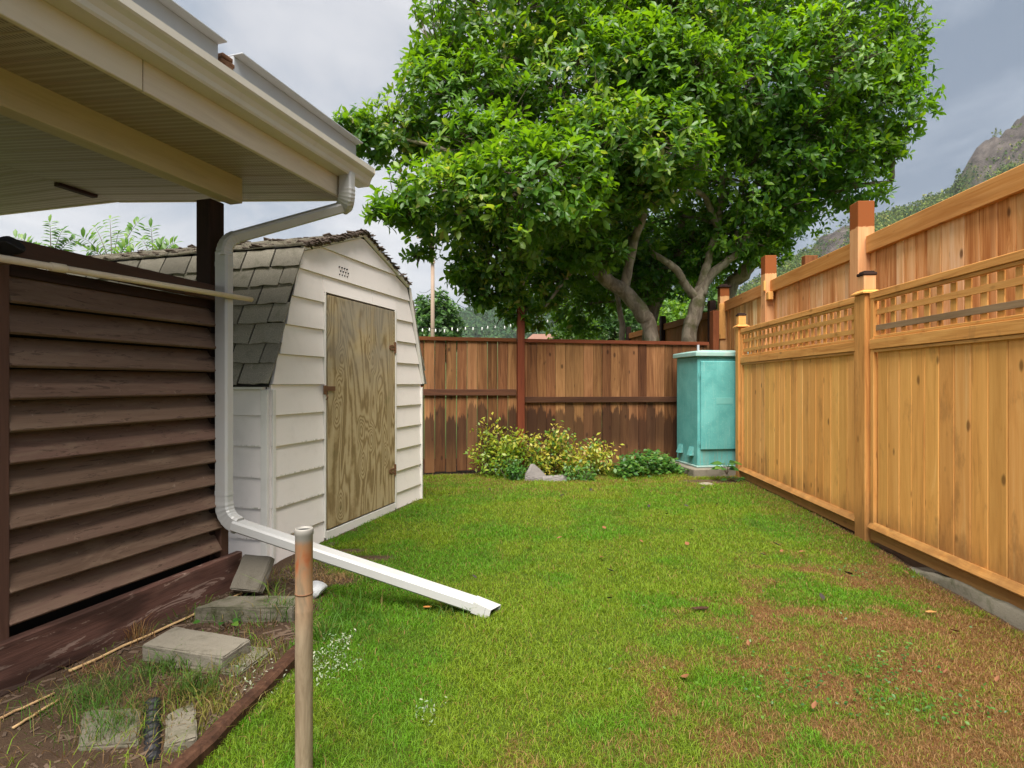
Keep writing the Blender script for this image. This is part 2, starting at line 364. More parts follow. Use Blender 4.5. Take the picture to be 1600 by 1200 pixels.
# asphalt shingles
m, k, b = mat('asphalt_shingle'); v = k.obj(); r = k.rand(); gr = k.noise(v, 260, 3, .7); n = k.noise(v, 9, 5, .65)
c = k.ramp(gr, [(.3, (.080, .074, .060)), (.5, (.165, .150, .122)), (.72, (.28, .255, .21))])
c = k.mix(k.m('MULTIPLY', k.step(n, .52, .75), .5), c, (.060, .064, .034))
c = k.hsv(c, .5, 1., k.m('ADD', 1.2, k.m('MULTIPLY', r, .6)))
fin(k, b, c, .95, k.bump(gr, .7, .004), .1); SHINGLE = m
SHINGLE_EDGE = paint('worn_shingle_edge', (.085, .062, .048), .95, (.025, .02, .017), .6, bumps=.8)
# perforated soffit: rows of small vent slots across each panel
m, k, b = mat('vented_soffit'); v = k.n('ShaderNodeTexCoord').outputs['Object']; sx, sy, sz = k.sep(v)
ax = k.m('ABSOLUTE', k.m('SUBTRACT', k.m('FRACT', k.m('MULTIPLY', sx, 58.)), .5)); ay = k.m('ABSOLUTE', k.m('SUBTRACT', k.m('FRACT', k.m('MULTIPLY', sy, 27.)), .5))
hole = k.m('MULTIPLY', k.step(ax, .28, .18), k.step(ay, .34, .26))
n = k.noise(v, 3, 4); c = k.mix(k.m('MULTIPLY', n, .4), (.40, .335, .25), (.32, .265, .195))
c = k.mix(k.m('MULTIPLY', hole, .7), c, (.09, .07, .05)); fin(k, b, c, .55, k.bump(hole, -.3, .002), .3); SOFFIT = m
# steel standpipe with rust streaks
m, k, b = mat('rusty_steel_pipe'); v = k.n('ShaderNodeTexCoord').outputs['Object']; z = k.sep(v)[2]
n = k.noise(k.map(v, (26, 26, 5)), 1, 5, .65, .6); fl = k.noise(k.map(v, (40, 40, 1.2)), 1, 3, .5)
c = k.mix(k.step(n, .35, .7), (.215, .155, .098), (.36, .275, .185))
c = k.mix(k.m('MULTIPLY', k.m('MULTIPLY', k.step(z, .40, .66), k.step(k.m('ADD', n, k.m('MULTIPLY', fl, .4)), .55, .85)), .9), c, (.42, .20, .09))
c = k.mix(k.m('MULTIPLY', k.m('MULTIPLY', k.step(k.m('ABSOLUTE', k.m('SUBTRACT', z, .66)), .07, .0), k.step(n, .42, .62)), .9), c, (.36, .10, .035))
c = k.mix(k.step(z, .705, .73), c, (.25, .235, .21))
fin(k, b, c, .6, k.bump(n, .2, .002), .4, .15); PIPE = m
# leaves (light passes through them)
def leafmat(name, stops, trans=.45, rough=.42, spec=.45, back=1.25):
    m, k, b = mat(name); a = k.n('ShaderNodeAttribute', attribute_name='rnd').outputs['Fac']
    f = k.m('FRACT', k.m('ADD', a, k.rand())); c = k.ramp(f, stops)
    geo = k.n('ShaderNodeNewGeometry'); c = k.mix(k.m('MULTIPLY', geo.outputs['Backfacing'], .35), c, tuple(min(1, q * back + .02) for q in stops[len(stops) // 2][1]))
    fin(k, b, c, rough, None, spec); tr = k.n('ShaderNodeBsdfTranslucent'); k.put(tr.inputs[0], k.hsv(c, .485, 1.1, 1.5))
    mx = k.n('ShaderNodeMixShader'); mx.inputs[0].default_value = trans; k.l.new(b.outputs[0], mx.inputs[1]); k.l.new(tr.outputs[0], mx.inputs[2])
    k.l.new(mx.outputs[0], m.node_tree.nodes['Material Output'].inputs[0]); return m
LEAF_A = leafmat('broad_leaf', [(.0, (.036, .115, .010)), (.40, (.078, .190, .014)), (.75, (.125, .250, .020)), (.96, (.21, .32, .035)), (1., (.32, .30, .06))])
LEAF_B = leafmat('ovate_leaf', [(.0, (.030, .100, .012)), (.45, (.072, .190, .015)), (.85, (.135, .275, .020)), (1., (.22, .35, .03))])
LEAF_Y = leafmat('yellowing_leaf', [(.0, (.06, .15, .015)), (.45, (.14, .25, .02)), (.72, (.30, .35, .035)), (.90, (.48, .42, .06)), (1., (.34, .19, .06))], .35)
LEAF_G = leafmat('ground_cover_leaf', [(.0, (.025, .09, .015)), (.6, (.055, .155, .02)), (1., (.12, .22, .03))], .35)
LEAF_W = leafmat('silver_leaf', [(.0, (.12, .18, .09)), (.6, (.27, .31, .20)), (1., (.42, .42, .32))], .2, .7, .2, 1.)
LEAF_F = leafmat('far_leaf', [(.0, (.022, .065, .012)), (.5, (.045, .115, .02)), (1., (.085, .175, .025))], .3)
LEAF_L = leafmat('hedge_leaf', [(.0, (.045, .13, .012)), (.5, (.09, .20, .018)), (1., (.17, .28, .03))], .4)
LEAF_D = leafmat('dry_leaf', [(.0, (.035, .022, .015)), (.5, (.20, .085, .035)), (.8, (.36, .16, .06)), (1., (.5, .3, .12))], .1, .8, .15, 1.)
m, k, b = mat('grass_blade'); c = k.n('ShaderNodeAttribute', attribute_name='Col').outputs['Color']
fin(k, b, c, .6, None, .25); tr = k.n('ShaderNodeBsdfTranslucent'); k.put(tr.inputs[0], k.hsv(c, .49, 1.05, 1.4)); mx = k.n('ShaderNodeMixShader'); mx.inputs[0].default_value = .35
k.l.new(b.outputs[0], mx.inputs[1]); k.l.new(tr.outputs[0], mx.inputs[2]); k.l.new(mx.outputs[0], m.node_tree.nodes['Material Output'].inputs[0]); GRASS = m
m, k, b = mat('bark'); v = k.n('ShaderNodeTexCoord').outputs['Object']; n = k.noise(k.map(v, (9, 9, 4)), 1, 6, .65, .6); n2 = k.noise(v, 3.2, 4, .6); n3 = k.noise(v, 60, 4, .6)
c = k.mix(k.step(n, .35, .65), (.17, .135, .095), (.36, .30, .225)); c = k.mix(k.m('MULTIPLY', k.step(n2, .50, .64), .7), c, (.10, .105, .03))
fin(k, b, c, .9, k.bump(k.m('ADD', n, k.m('MULTIPLY', n3, .4)), .7, .015), .15); BARK = m
DBARK = paint('dark_bark', (.055, .040, .030), .9, (.03, .035, .016), .5, bumps=.9, scale=6)
TWIG = paint('twig_bark', (.10, .075, .05), .9)
POLE = paint('pole_wood', (.34, .25, .19), .9, (.26, .17, .12), .4)
m, k, b = mat('soil_and_turf'); c = k.n('ShaderNodeAttribute', attribute_name='Col').outputs['Color']; p = k.pos()
n = k.noise(p, 28, 6, .7); n2 = k.noise(p, 160, 4, .7)
c = k.hsv(c, .5, 1., k.m('ADD', .55, k.m('MULTIPLY', k.m('ADD', n, n2), .45))); fin(k, b, c, .95, k.bump(k.m('ADD', n, n2), .8, .012), .1); SOIL = m

# ------------------------------------------------------------------ key lines of the yard
D = Vector((.2917, .9565, 0)); NR = Vector((.9565, -.2917, 0))     # house direction (away) and its normal to the yard
def right_fence(y): return 2.80 + .059 * (y - 4.48)
def back_fence(x): return 7.5 + .224 * (x + 1.265)
SH_A = Vector((-1.6145, 3.797, 0)); SH_T = Vector((.2837, .959, 0)); SH_P = Vector((-.959, .2837, 0)); SH_L = 2.291
SCR = Vector((-1.683, 3.37, 0))

# ------------------------------------------------------------------ ground
def gz(x, y):
    z = -.085 * ss(x, 1.7, 2.75) * ss(y, 5.2, 2.6)
    z = z - .11 * np.exp(-(((x + 1.80) / .22) ** 2 + ((y - 3.62) / .17) ** 2))
    yard = ss(y, -1, .5) * ss(y, 11, 9) * ss(np.abs(x), 5, 4)
    z = z + yard * (.030 * (fbm(x, y, 1.1, 3, 3) - .5) + .014 * (fbm(x, y, 9, 2, 9) - .5))
    return z + .0
SOIL_EDGE = [(-5., -1.07), (1.2, -1.10), (2.0, -1.06), (2.48, -.96), (2.8, -1.02), (3.2, -1.08), (3.6, -1.22), (4.0, -1.42), (4.3, -1.40)]
def left_edge(y):                        # x of the lawn's left limit
    ys = np.array([q[0] for q in SOIL_EDGE]); xs = np.array([q[1] for q in SOIL_EDGE])
    a = np.interp(y, ys, xs); sh = SH_A.x + (y - SH_A.y) * .2959 + .03
    r = np.where(y > 4.1, sh, a); return np.where(y > 6.0, -2.6, r)
def lawn(x, y):                          # 1 on the lawn
    w = .07 * (fbm(x, y, 6, 3, 21) - .5) * 2
    m_ = ss(x - left_edge(y) + w, -.01, .07) * ss(right_fence(y) - .02 - .06 * ss(y, 4.2, 3.4) - x, -.01, .05) * ss(back_fence(x) - .03 - y, 0, .05)
    for px, py, rx, ry in ((575, 872, .22, .08), (505, 908, .24, .11), (1110, 752, .45, .14), (545, 862, .16, .05)):
        g = G(px, py); q = ((x - g.x) / rx) ** 2 + ((y - g.y) / ry) ** 2; m_ = m_ * ss(q + w * 4, .5, 1.1)
    return m_
def dryness(x, y):
    n = fbm(x, y, 1.7, 4, 40); n2 = fbm(x, y, 7, 3, 50)
    d1 = ss((x - (.35 + .70 * (y - 2))) / 1.4 + (n - .5) * 1.3 + (n2 - .5) * 1.3, .0, .85) * (.74 + .26 * ss(n2, .35, .6))
    fence = ss(x - right_fence(y) + .75, 0, .7) * .55 * (n2 * 1.4)
    far = ss(y, 5.4, 7.2) * .42 * ss(n2 + .2 * n, .4, .75)
    return np.clip(np.maximum(np.maximum(d1, fence), far), 0, 1)
def grass_color(x, y, r):
    n = fbm(x, y, 1.3, 4, 60); n2 = fbm(x, y, 4.5, 3, 70); dr = dryness(x, y)
    green = np.array((.098, .240, .008)); dark = np.array((.054, .152, .009)); yel = np.array((.182, .250, .014)); brown = np.array((.215, .105, .034)); straw = np.array((.36, .24, .095))
    c = green + (dark - green) * np.clip(ss(n2, .52, .80) * .8 + (r[:, 0] < .2) * .6, 0, 1)[:, None]
    yl = np.clip(ss(n + .35 * (n2 - .5), .42, .64) * .8 + dr * .45 + (r[:, 1] < .15) * .4 + ss(y, 4.8, 7) * .4, 0, 1)[:, None]; c = c + (yel - c) * yl
    isd = (r[:, 2] < (.05 + .84 * dr))[:, None]
    dc = brown + (straw - brown) * (r[:, 3:4] ** 2 * .6)
    return np.where(isd, dc, c) * (.82 + .36 * r[:, 4:5])
xs = np.concatenate([[-2300, -1500, -700, -300, -120, -50, -24, -12, -8, -6], np.arange(-5, 5.01, .045), [6, 8, 12, 24, 50, 120, 300, 700, 1500, 2300]])
ys = np.concatenate([[-300, -150, -80, -50, -15, -6, -3, -1], np.arange(0, 9.6, .045), [11, 13, 16, 22, 40, 90, 200, 500, 1200, 2300]])
X, Y = np.meshgrid(xs, ys); xf, yf = X.ravel(), Y.ravel(); zf = gz(xf, yf)
lw = lawn(xf, yf); inyard = ss(yf, 9.4, 8.6) * ss(np.abs(xf), 4.6, 4.2)
soil = np.array((.042, .026, .017)) + fbm(xf, yf, 7, 3, 5)[:, None] * np.array((.075, .048, .030))
dr = dryness(xf, yf)[:, None]; turf = np.array((.055, .085, .010)) * (1 - dr) + np.array((.125, .066, .026)) * dr
cc = soil * (1 - lw[:, None]) + turf * lw[:, None]
cc = cc * inyard[:, None] + np.array((.055, .085, .022)) * (1 - inyard[:, None])
nx, ny = len(xs), len(ys); I = (np.arange(ny - 1)[:, None] * nx + np.arange(nx - 1)[None, :]).ravel()
go = put('ground', np_mesh('ground', np.c_[xf, yf, zf], np.c_[I, I + 1, I + nx + 1, I + nx], SOIL, colr=cc, smooth=True))
tag(go, kind='structure')

def blades(bx, by, hgt, wid, colr, lean, z0=None, curl=.35):
    n = len(bx); az = rng.uniform(0, 2 * np.pi, n); la = rng.uniform(0, 2 * np.pi, n); ln = lean * hgt * rng.uniform(.15, 1.3, n)
    z = gz(bx, by) if z0 is None else z0
    wx, wy = np.cos(az) * wid / 2, np.sin(az) * wid / 2; lx, ly = np.cos(la) * ln, np.sin(la) * ln
    V = np.empty((n, 5, 3))
    V[:, 0] = np.c_[bx - wx, by - wy, z - .005]; V[:, 1] = np.c_[bx + wx, by + wy, z - .005]
    V[:, 2] = np.c_[bx - wx * .8 + lx * curl, by - wy * .8 + ly * curl, z + hgt * .55]; V[:, 3] = np.c_[bx + wx * .8 + lx * curl, by + wy * .8 + ly * curl, z + hgt * .55]
    V[:, 4] = np.c_[bx + lx, by + ly, z + hgt * (1 - .25 * lean)]
    b = np.arange(n)[:, None] * 5
    T = (b[:, :, None] + np.array([[0, 1, 3], [0, 3, 2], [2, 3, 4]])[None]).reshape(-1, 3)
    return V.reshape(-1, 3), T, np.repeat(colr, 5, 0)
def lawn_points():
    out = []
    for d0, d1, dens in ((1.2, 2.4, 30000), (2.4, 3.4, 22000), (3.4, 4.6, 14000), (4.6, 6, 9000), (6, 8.4, 6000)):
        w = 4.6; n = int((d1 - d0) * w * dens); x = rng.uniform(-1.7, 2.9, n); y = rng.uniform(d0, d1, n)
        keep = (np.abs(x) < .95 * y + .35) & (rng.uniform(0, 1, n) < lawn(x, y)); out.append(np.c_[x, y][keep])
    return np.concatenate(out)
LP = lawn_points(); bx, by = LP[:, 0], LP[:, 1]; r = rng.uniform(0, 1, (len(bx), 5))
dr = dryness(bx, by); tall = fbm(bx, by, 3, 3, 90)
hg = (.012 + .019 * r[:, 3]) * (.6 + .95 * tall) * (1 - .35 * dr); hg = hg * (1 + .25 * ss(by, 4, 7))
V, T, C = blades(bx, by, hg, .0011 + .00042 * by + .0008 * r[:, 4], grass_color(bx, by, r), 1.25)
tag(put('lawn_grass', np_mesh('lawn_grass', V, T, GRASS, colr=C)), 'short green lawn with yellow and dry brown patches', 'grass', kind='stuff')
print('blades', len(bx))

# ------------------------------------------------------------------ house: canopy roof over the side yard
HO = Vector((-1.09, 3.5, 0)); S_IN = -NR
def hp(e, s, z): return HO + D * e + S_IN * s + Vector((0, 0, z))
HM = Matrix.Identity(4)                                            # local x = inward, y = along the eave, z = up
for i in range(3): HM[i][0] = S_IN[i]; HM[i][1] = D[i]; HM[i][2] = (0, 0, 1)[i]; HM[i][3] = HO[i]
E0, E1 = -3.5, .13
can = thing('canopy_roof', hp(-1.5, 1, 2.3), 'cream eave and vented soffit of the house roof on dark posts', 'roof')
for a, c in ((E0, -1.304), (-1.300, E1)): board('fascia_board', can, hp(a, 0, 2.475), hp(c, 0, 2.475), .23, .022, FASCIA, NR)
n = int((E1 - .02 - E0) / .15)
for i in range(n):
    for s0, s1, z0, z1 in ((.014, 1.92, 2.372, 2.543), (1.925, 3.6, 2.545, 2.56)):
        q = hp(E0 + .15 * (i + .5), (s0 + s1) / 2, (z0 + z1) / 2); u = (S_IN * (s1 - s0) + Vector((0, 0, z1 - z0)))
        M = frame(q, u.normalized(), Vector((0, 0, 1)) - u.normalized() * u.normalized().z)
        key = ('sof', s0)
        if key not in CACHE: CACHE[key] = MB().cbox((0, 0, 0), (u.length, .146, .012), .004).mesh('soffit_panel', SOFFIT)
        put('soffit_panel', CACHE[key], can, M)
mb = MB()                                                          # roof deck above the soffit
mb.prism([(.0, 2.60), (1.93, 2.765), (3.7, 2.765), (3.7, 2.72), (1.93, 2.72), (.0, 2.55)], E0, E1, HM @ Matrix(((1, 0, 0, 0), (0, 0, 1, 0), (0, 1, 0, 0), (0, 0, 0, 1))))
mb.obj('roof_deck', METAL, can)
for s0, s1, z0, z1 in ((.014, 1.90, 2.475, 2.64), (1.905, 3.7, 2.645, 2.66)): board('end_fascia', can, hp(E1 - .012, s0, z0), hp(E1 - .012, s1, z1), .22, .02, FASCIA, D)
board('beam', can, hp(E0, .47, 2.335), hp(-.294, .47, 2.335), .15, .09, BEAMW, NR)
board('ridge_strip', can, hp(-.30, 1.93, 2.53), hp(-.04, 1.93, 2.53), .03, .05, DARK_POST, NR)
for e0, e1 in ((E0, -.914), (-.823, .235)):                        # raised sheet metal along the roof edge
    mb = MB().cbox((.012, (e0 + e1) / 2, 2.685), (.03, e1 - e0, .165), .004, HM); mb.cbox((-.012, (e0 + e1) / 2, 2.770), (.085, e1 - e0, .008), .002, HM); mb.obj('metal_flashing', METAL, can)
mb = MB()
for i in range(9): mb.cbox((.02 + random.uniform(-.015, .02), -.86 + random.uniform(-.03, .03), 2.63 + i * .014), (.05, .05, .02), .004, HM @ Matrix.Rotation(.0, 4, 'X'))
mb.obj('loose_flashing_end', RUST, can)
# gutter with an ogee front
out = [(0, 2.482), (.082, 2.482), (.088, 2.492), (.092, 2.512), (.104, 2.536), (.120, 2.552), (.126, 2.562), (.126, 2.594), (.116, 2.597)]
inn = [(.116, 2.592), (.121, 2.589), (.121, 2.565), (.100, 2.541), (.086, 2.515), (.082, 2.490), (.004, 2.487), (.004, 2.59), (0, 2.59)]
YZ = Matrix(((-1, 0, 0, -.0125), (0, 0, 1, 0), (0, 1, 0, 0), (0, 0, 0, 1)))
gut = thing('rain_gutter', hp(-1.5, -.06, 2.48), 'cream metal rain gutter along the eave, above the downspout', 'gutter')
MB().prism(out + inn, -3.45, .233, HM @ YZ).obj('channel', GUTTER, gut)
MB().prism([(o[0] + .002, o[1]) for o in out] + [(.002, 2.597)], .2332, .238, HM @ YZ).obj('end_cap', GUTTER, gut)
for e in (-2.2, -1.5, -.8, -.1): MB().cbox((-.065, e, 2.585), (.10, .022, .006), .001, HM).obj('hanger', METAL, gut)
# posts
for nm, c, z0, z1, w in (('front', SCR + D * -.075 - NR * .055, 0.02, 2.262, .105), ('rear', SCR - D * 1.245 - NR * .045, 0.02, 2.262, .1)):
    board('support_post', can, (c.x, c.y, z0), (c.x, c.y, z1), w, w, DARK_POST, NR, .005)
# downspout
sp = thing('downspout', (-1.62, 3.2, 0), 'white downspout from the gutter to the lawn, lying across the grass', 'downspout')
SQ = (.044, .030, .010)
pts = [hp(.03, -.065, 2.50), hp(.03, -.065, 2.41)]
def bez(p0, p1, p2, n): return [p0 * (1 - t) ** 2 + p1 * 2 * t * (1 - t) + p2 * t * t for t in (i / n for i in range(n + 1))]
T0 = Vector((-1.055, 3.565, 2.31)); T1 = Vector((-1.585, 3.27, 2.045)); V0 = Vector((-1.64, 3.24, 1.93)); V1 = Vector((-1.64, 3.24, .53))
dg = (T1 - T0).normalized()
def corr(p0, p1, p2, n, nm):                                       # crimped elbow
    q = bez(p0, p1, p2, n); MB().tube(q, [1.03 + (.045 if i % 2 else 0) for i in range(n + 1)], 8, True, SQ, NR).obj(nm, SPOUT, sp)
MB().tube(pts, 1., 8, True, SQ, NR).obj('outlet', SPOUT, sp)
corr(pts[1], pts[1] + Vector((0, 0, -.10)), T0, 16, 'elbow')
MB().tube([T0 - dg * .02, T1 + dg * .02], 1., 8, True, SQ, NR).obj('offset_pipe', SPOUT, sp)
corr(T1, T1 + dg * .07, V0, 14, 'elbow')
mb = MB().tube([V0 + Vector((0, 0, .02)), V1 - Vector((0, 0, .02))], 1., 8, True, SQ, NR)
mb.obj('upright_pipe', SPOUT, sp)
L0 = Vector((-1.545, 3.215, .40)); L1 = Vector((-.20, 2.985, .045)); dl = (L1 - L0).normalized()
corr(V1, V1 + Vector((0, 0, -.10)), L0, 12, 'elbow')
MB().tube([L0 - dl * .02, L0 + dl * .7, L1], [1., 1., 1.02], 8, True, (.030, .044, .010), (0, 0, 1)).obj('ground_pipe', SPOUT, sp)
sd_ = dl.cross(Vector((0, 0, 1))).normalized(); upn = sd_.cross(dl).normalized()
mb = MB()                                                          # flared scoop at the open end
a = [L1 + sd_ * (s * .046) + upn * u for s, u in ((-1, -.028), (-1, .03), (1, .03), (1, -.028))]
e = [L1 + dl * (.10 if s_ > 0 else .135) + sd_ * (s_ * .052) + upn * u for s_, u in ((-1, -.030), (-1, .020), (1, .020), (1, -.030))]
mb.add(a + e, [(0, 1, 2, 3), (0, 4, 5, 1), (1, 5, 6, 2), (2, 6, 7, 3), (3, 7, 4, 0)]); mb.obj('scoop_end', SPOUT, sp)
MB().add([q - dl * .03 for q in e], [(0, 3, 2, 1)]).obj('painted_mouth_shade', DARKIN, sp)  # near-black sheet standing in for the shade inside the open end
for p in (V0 + Vector((0, 0, -.05)), V1 + Vector((0, 0, .05))): MB().tube([p + Vector((0, 0, .012)), p - Vector((0, 0, .012))], 1.04, 8, True, SQ, NR).obj('strap', SPOUT, sp)
# louvred screen
scr = thing('louvred_screen', (SCR.x, SCR.y, 0), 'brown louvred wooden screen wall under the house eave', 'screen')
def sp_(u, n, z): return SCR - D * u + NR * n + Vector((0, 0, z))   # u towards the camera
for i in range(11):
    zb = .245 + i * .1283; nrm = (NR * .115 + Vector((0, 0, .078))).normalized()
    j = random.uniform(-.004, .004)
    board('slat', scr, sp_(.095, .006 + j, zb + .058), sp_(1.165, .006 - j, zb + .058 + j), .142, .019, SLAT, nrm, .003)
board('cap_board', scr, sp_(.02, .03, 1.715), sp_(1.15, .03, 1.735), .085, .03, SLATD, NR, .004)
board('header_board', scr, sp_(.06, -.012, 1.655), sp_(1.17, -.012, 1.66), .05, .02, DARK_POST, NR, .003)
board('base_board', scr, sp_(-.035, .055, .105), sp_(1.45, .055, .095), .205, .045, BASEB, NR, .006)
board('stile', scr, sp_(.062, .012, .20), sp_(.062, .012, 1.67), .06, .05, SLATD, NR, .003)
board('stile', scr, sp_(1.205, .02, .06), sp_(1.205, .02, 1.72), .08, .05, SLATD, NR, .003)
mb = MB(); M = frame(sp_(.63, -.075, 0), D); mb.box((0, 0, .82), (1.16, .012, 1.58), M); mb.obj('gap_shade_panel', DARKIN, scr)  # near-black sheet added so the gaps between slats look shaded
# PVC pipe along the screen
pv = thing('pvc_pipe', sp_(1.2, .12, 1.6), 'yellowed white plastic pipe running along the top of the brown screen', 'pipe')
a, c = P(-70, 392, 2.0), P(393, 468, 3.363)
pd = (c - a).normalized(); MB().tube([a, c], .0145, 12).obj('pipe_run', PVC, pv, None, True)
q = P(88, 419, 2.33); q = a + pd * (q - a).dot(pd); MB().tube([q - pd * .03, q - pd * .028, q + pd * .028, q + pd * .03], [.016, .0185, .0185, .016], 12).obj('coupling', PVC, pv, None, True)
for t in (.12, .74):
    q = a + (c - a) * t; MB().cbox((0, .0, 0), (.02, .09, .03), .003, frame(q - NR * .05, D)).obj('pipe_clip', RUST, pv)
import bmesh
def lump(name, m, c, size, seed, detail=3, rough=.25, parent=None, flat=None):
    bm = bmesh.new(); bmesh.ops.create_icosphere(bm, subdivisions=detail, radius=1)
    rr = random.Random(seed); cs = [(Vector((rr.uniform(-1, 1), rr.uniform(-1, 1), rr.uniform(-1, 1))).normalized(), rr.uniform(.5, .95)) for _ in range(10)]
    for v_ in bm.verts:
        p = v_.co.copy()
        for nrm, dd in cs:
            e_ = p.dot(nrm) - dd
            if e_ > 0: p -= nrm * e_ * (1 - rough * .3)
        p *= 1 + rr.uniform(-.04, .04) * rough
        v_.co = Vector((p.x * size[0] / 2, p.y * size[1] / 2, p.z * size[2] / 2)) + Vector(c)
    me = bpy.data.meshes.new(name); bm.to_mesh(me); bm.free(); me.materials.append(m); 
    return shift_origin(put(name, me, parent))
tag(lump('rubber_mat', BLACK, P(8, 383, 2.22), (.14, .12, .075), 3), 'crumpled black rubber piece on the end of the screen cap', 'rubber piece')

# ------------------------------------------------------------------ garden shed with a gambrel roof
def shp(t, dpt, z): return SH_A + SH_T * t + SH_P * dpt + Vector((0, 0, z))
SM = Matrix.Identity(4)                                            # local x along the front, y = into the shed, z up
for i in range(3): SM[i][0] = SH_T[i]; SM[i][1] = SH_P[i]; SM[i][2] = (0, 0, 1)[i]; SM[i][3] = SH_A[i]
XZ = SM @ Matrix(((1, 0, 0, 0), (0, 0, 1, 0), (0, 1, 0, 0), (0, 0, 0, 1)))   # polygon (x, z), depth
shed = thing('garden_shed', shp(1.15, 1.5, 0), 'white lap sided barn shed with a plywood door and mossy shingles', 'shed')
ZE, ZB, ZP = 1.2, 2.155, 2.462; XB = .32; SD = 3.0
prof = [(0, .0), (0, ZE), (XB, ZB), (SH_L / 2, ZP), (SH_L - XB, ZB), (SH_L, ZE), (SH_L, .0)]
ins = [(.02, .0), (.02, ZE - .02), (XB + .01, ZB - .02), (SH_L / 2, ZP - .03), (SH_L - XB - .01, ZB - .02), (SH_L - .02, ZE - .02), (SH_L - .02, .0)]
MB().prism(ins, .03, SD, XZ).obj('shed_body', DARKIN, shed)  # solid body painted near-black, so the slit beside the door reads as shade
def xl(z):                                                        # left profile at height z
    if z <= ZE: return 0.
    if z <= ZB: return XB * (z - ZE) / (ZB - ZE)
    return XB + (SH_L / 2 - XB) * (z - ZB) / (ZP - ZB)
DX0, DX1, DZ0, DZ1 = .600, 1.690, .075, 1.893
def siding(x0f, x1f, z0, z1, name='siding_board', parent=shed):
    zs = [z0] + [q for q in (ZE, ZB) if z0 < q < z1] + [z1]; L = [(x0f(q), q) for q in zs]; R = [(x1f(q), q) for q in zs]
    if abs(L[-1][0] - R[-1][0]) < .004: R = R[:-1]
    poly = L + R[::-1]; n = len(poly)
    dp = lambda q: -.004 - .016 * (z1 - q) / (z1 - z0)
    vs = [(p[0], dp(p[1]), p[1]) for p in poly] + [(p[0], .03, p[1]) for p in poly]
    fs = [tuple(range(n)), tuple(range(n, 2 * n))[::-1]] + [(i, n + i, n + (i + 1) % n, (i + 1) % n) for i in range(n)]
    mb = MB().add(vs, fs, SM); o = mb.obj(name, SIDING, parent); return o
PITCH = .2085; zs = [-.02] + [.1555 + PITCH * i for i in range(11)] + [ZP - .012]
inset = .004
for z0, z1 in zip(zs[:-1], zs[1:]):
    z1 = z1 - .002
    lf = lambda q: xl(q) + inset; rf = lambda q: SH_L - xl(q) - inset
    if z0 >= DZ1: siding(lf, rf, z0, z1); continue
    zt = min(z1, DZ1 + .012)
    siding(lf, lambda q: DX0 - .025, z0, z1); siding(lambda q: DX1 + .03, rf, z0, z1)
    if z1 > DZ1 + .012:
        siding(lambda q: DX0 - .023, lambda q: 1.29, DZ1 + .012, z1); siding(lambda q: 1.294, lambda q: DX1 + .028, DZ1 + .012, z1)
def sbox(name, c, d, m, label=None, ch=.002): return MB().cbox(c, d, ch, SM).obj(name, m, shed, label)
sbox('door_trim', (DX0 - .016, -.012, .96), (.014, .03, 1.88), WHITE); sbox('door_trim', (DX1 + .016, -.012, .96), (.024, .03, 1.88), WHITE)
sbox('door_sill', ((DX0 + DX1) / 2, -.010, .022), (DX1 - DX0 + .0, .03, .092), WHITE)
door = put('door', MB().cbox((0, 0, 0), (DX1 - DX0 - .02, .02, DZ1 - DZ0 - .012), .002).mesh('door', PLY), shed, SM @ Matrix.Translation(((DX0 + DX1) / 2 + .006, -.016, (DZ0 + DZ1) / 2)), 'unpainted weathered plywood door')
def onshed(name, m, parent, c, d, ch=.001): return MB().cbox(c, d, ch, SM).obj(name, m, parent)
for hz in (1.545, .385):
    mb = MB(); mb.cbox((DX1 - .012, -.029, hz), (.022, .006, .11), .001, SM); mb.cbox((DX1 - .06, -.029, hz + .012), (.075, .006, .018), .001, SM); mb.cbox((DX1 - .06, -.029, hz - .018), (.075, .006, .018), .001, SM); mb.cbox((DX1 - .105, -.029, hz - .002), (.03, .006, .03), .001, SM)
    mb.tube([shp(DX1, -.031, hz - .05), shp(DX1, -.031, hz + .05)], .006, 8); mb.obj('hinge', RUST, door)
mb = MB(); mb.cbox((DX0 + .02, -.034, 1.165), (.15, .007, .035), .001, SM); mb.cbox((DX0 - .03, -.03, 1.155), (.03, .012, .07), .002, SM); mb.tube([shp(DX0 - .03, -.04, 1.12), shp(DX0 - .03, -.055, 1.10), shp(DX0 - .03, -.04, 1.08)], .005, 6); mb.obj('hasp', RUST, door)
mb = MB()
for row in range(3):
    for q in range(4):
        p = shp(.78 + q * .036 + (row % 2) * .016, -.018, 2.075 + row * .030); mb.tube([p + SH_P * .02, p - SH_P * .004], .006, 6)
mb.obj('vent_holes', DARKIN, shed)['kind'] = 'stuff'
# side wall towards the house
n = 0
for z0, z1 in zip(zs[:6], zs[1:7]):
    z1 = min(z1, 1.17) - .002
    vs = [(-.004 - .013, .06, z0), (-.004 - .013, SD, z0), (-.004, SD, z1), (-.004, .06, z1), (.03, .06, z0), (.03, SD, z0), (.03, SD, z1), (.03, .06, z1)]
    MB().add(vs, [(0, 1, 2, 3), (7, 6, 5, 4), (0, 4, 5, 1), (1, 5, 6, 2), (2, 6, 7, 3), (3, 7, 4, 0)], SM).obj('siding_board', SIDING, shed)
sbox('corner_trim', (-.012, .030, .58), (.026, .052, 1.17), WHITE); sbox('corner_trim', (.013, -.020, .58), (.030, .012, 1.17), WHITE)
sbox('corner_trim', (SH_L - .012, -.014, .58), (.026, .03, 1.17), WHITE)
sbox('eave_trim', (-.020, SD / 2 + .03, 1.178), (.03, SD, .03), WHITE)
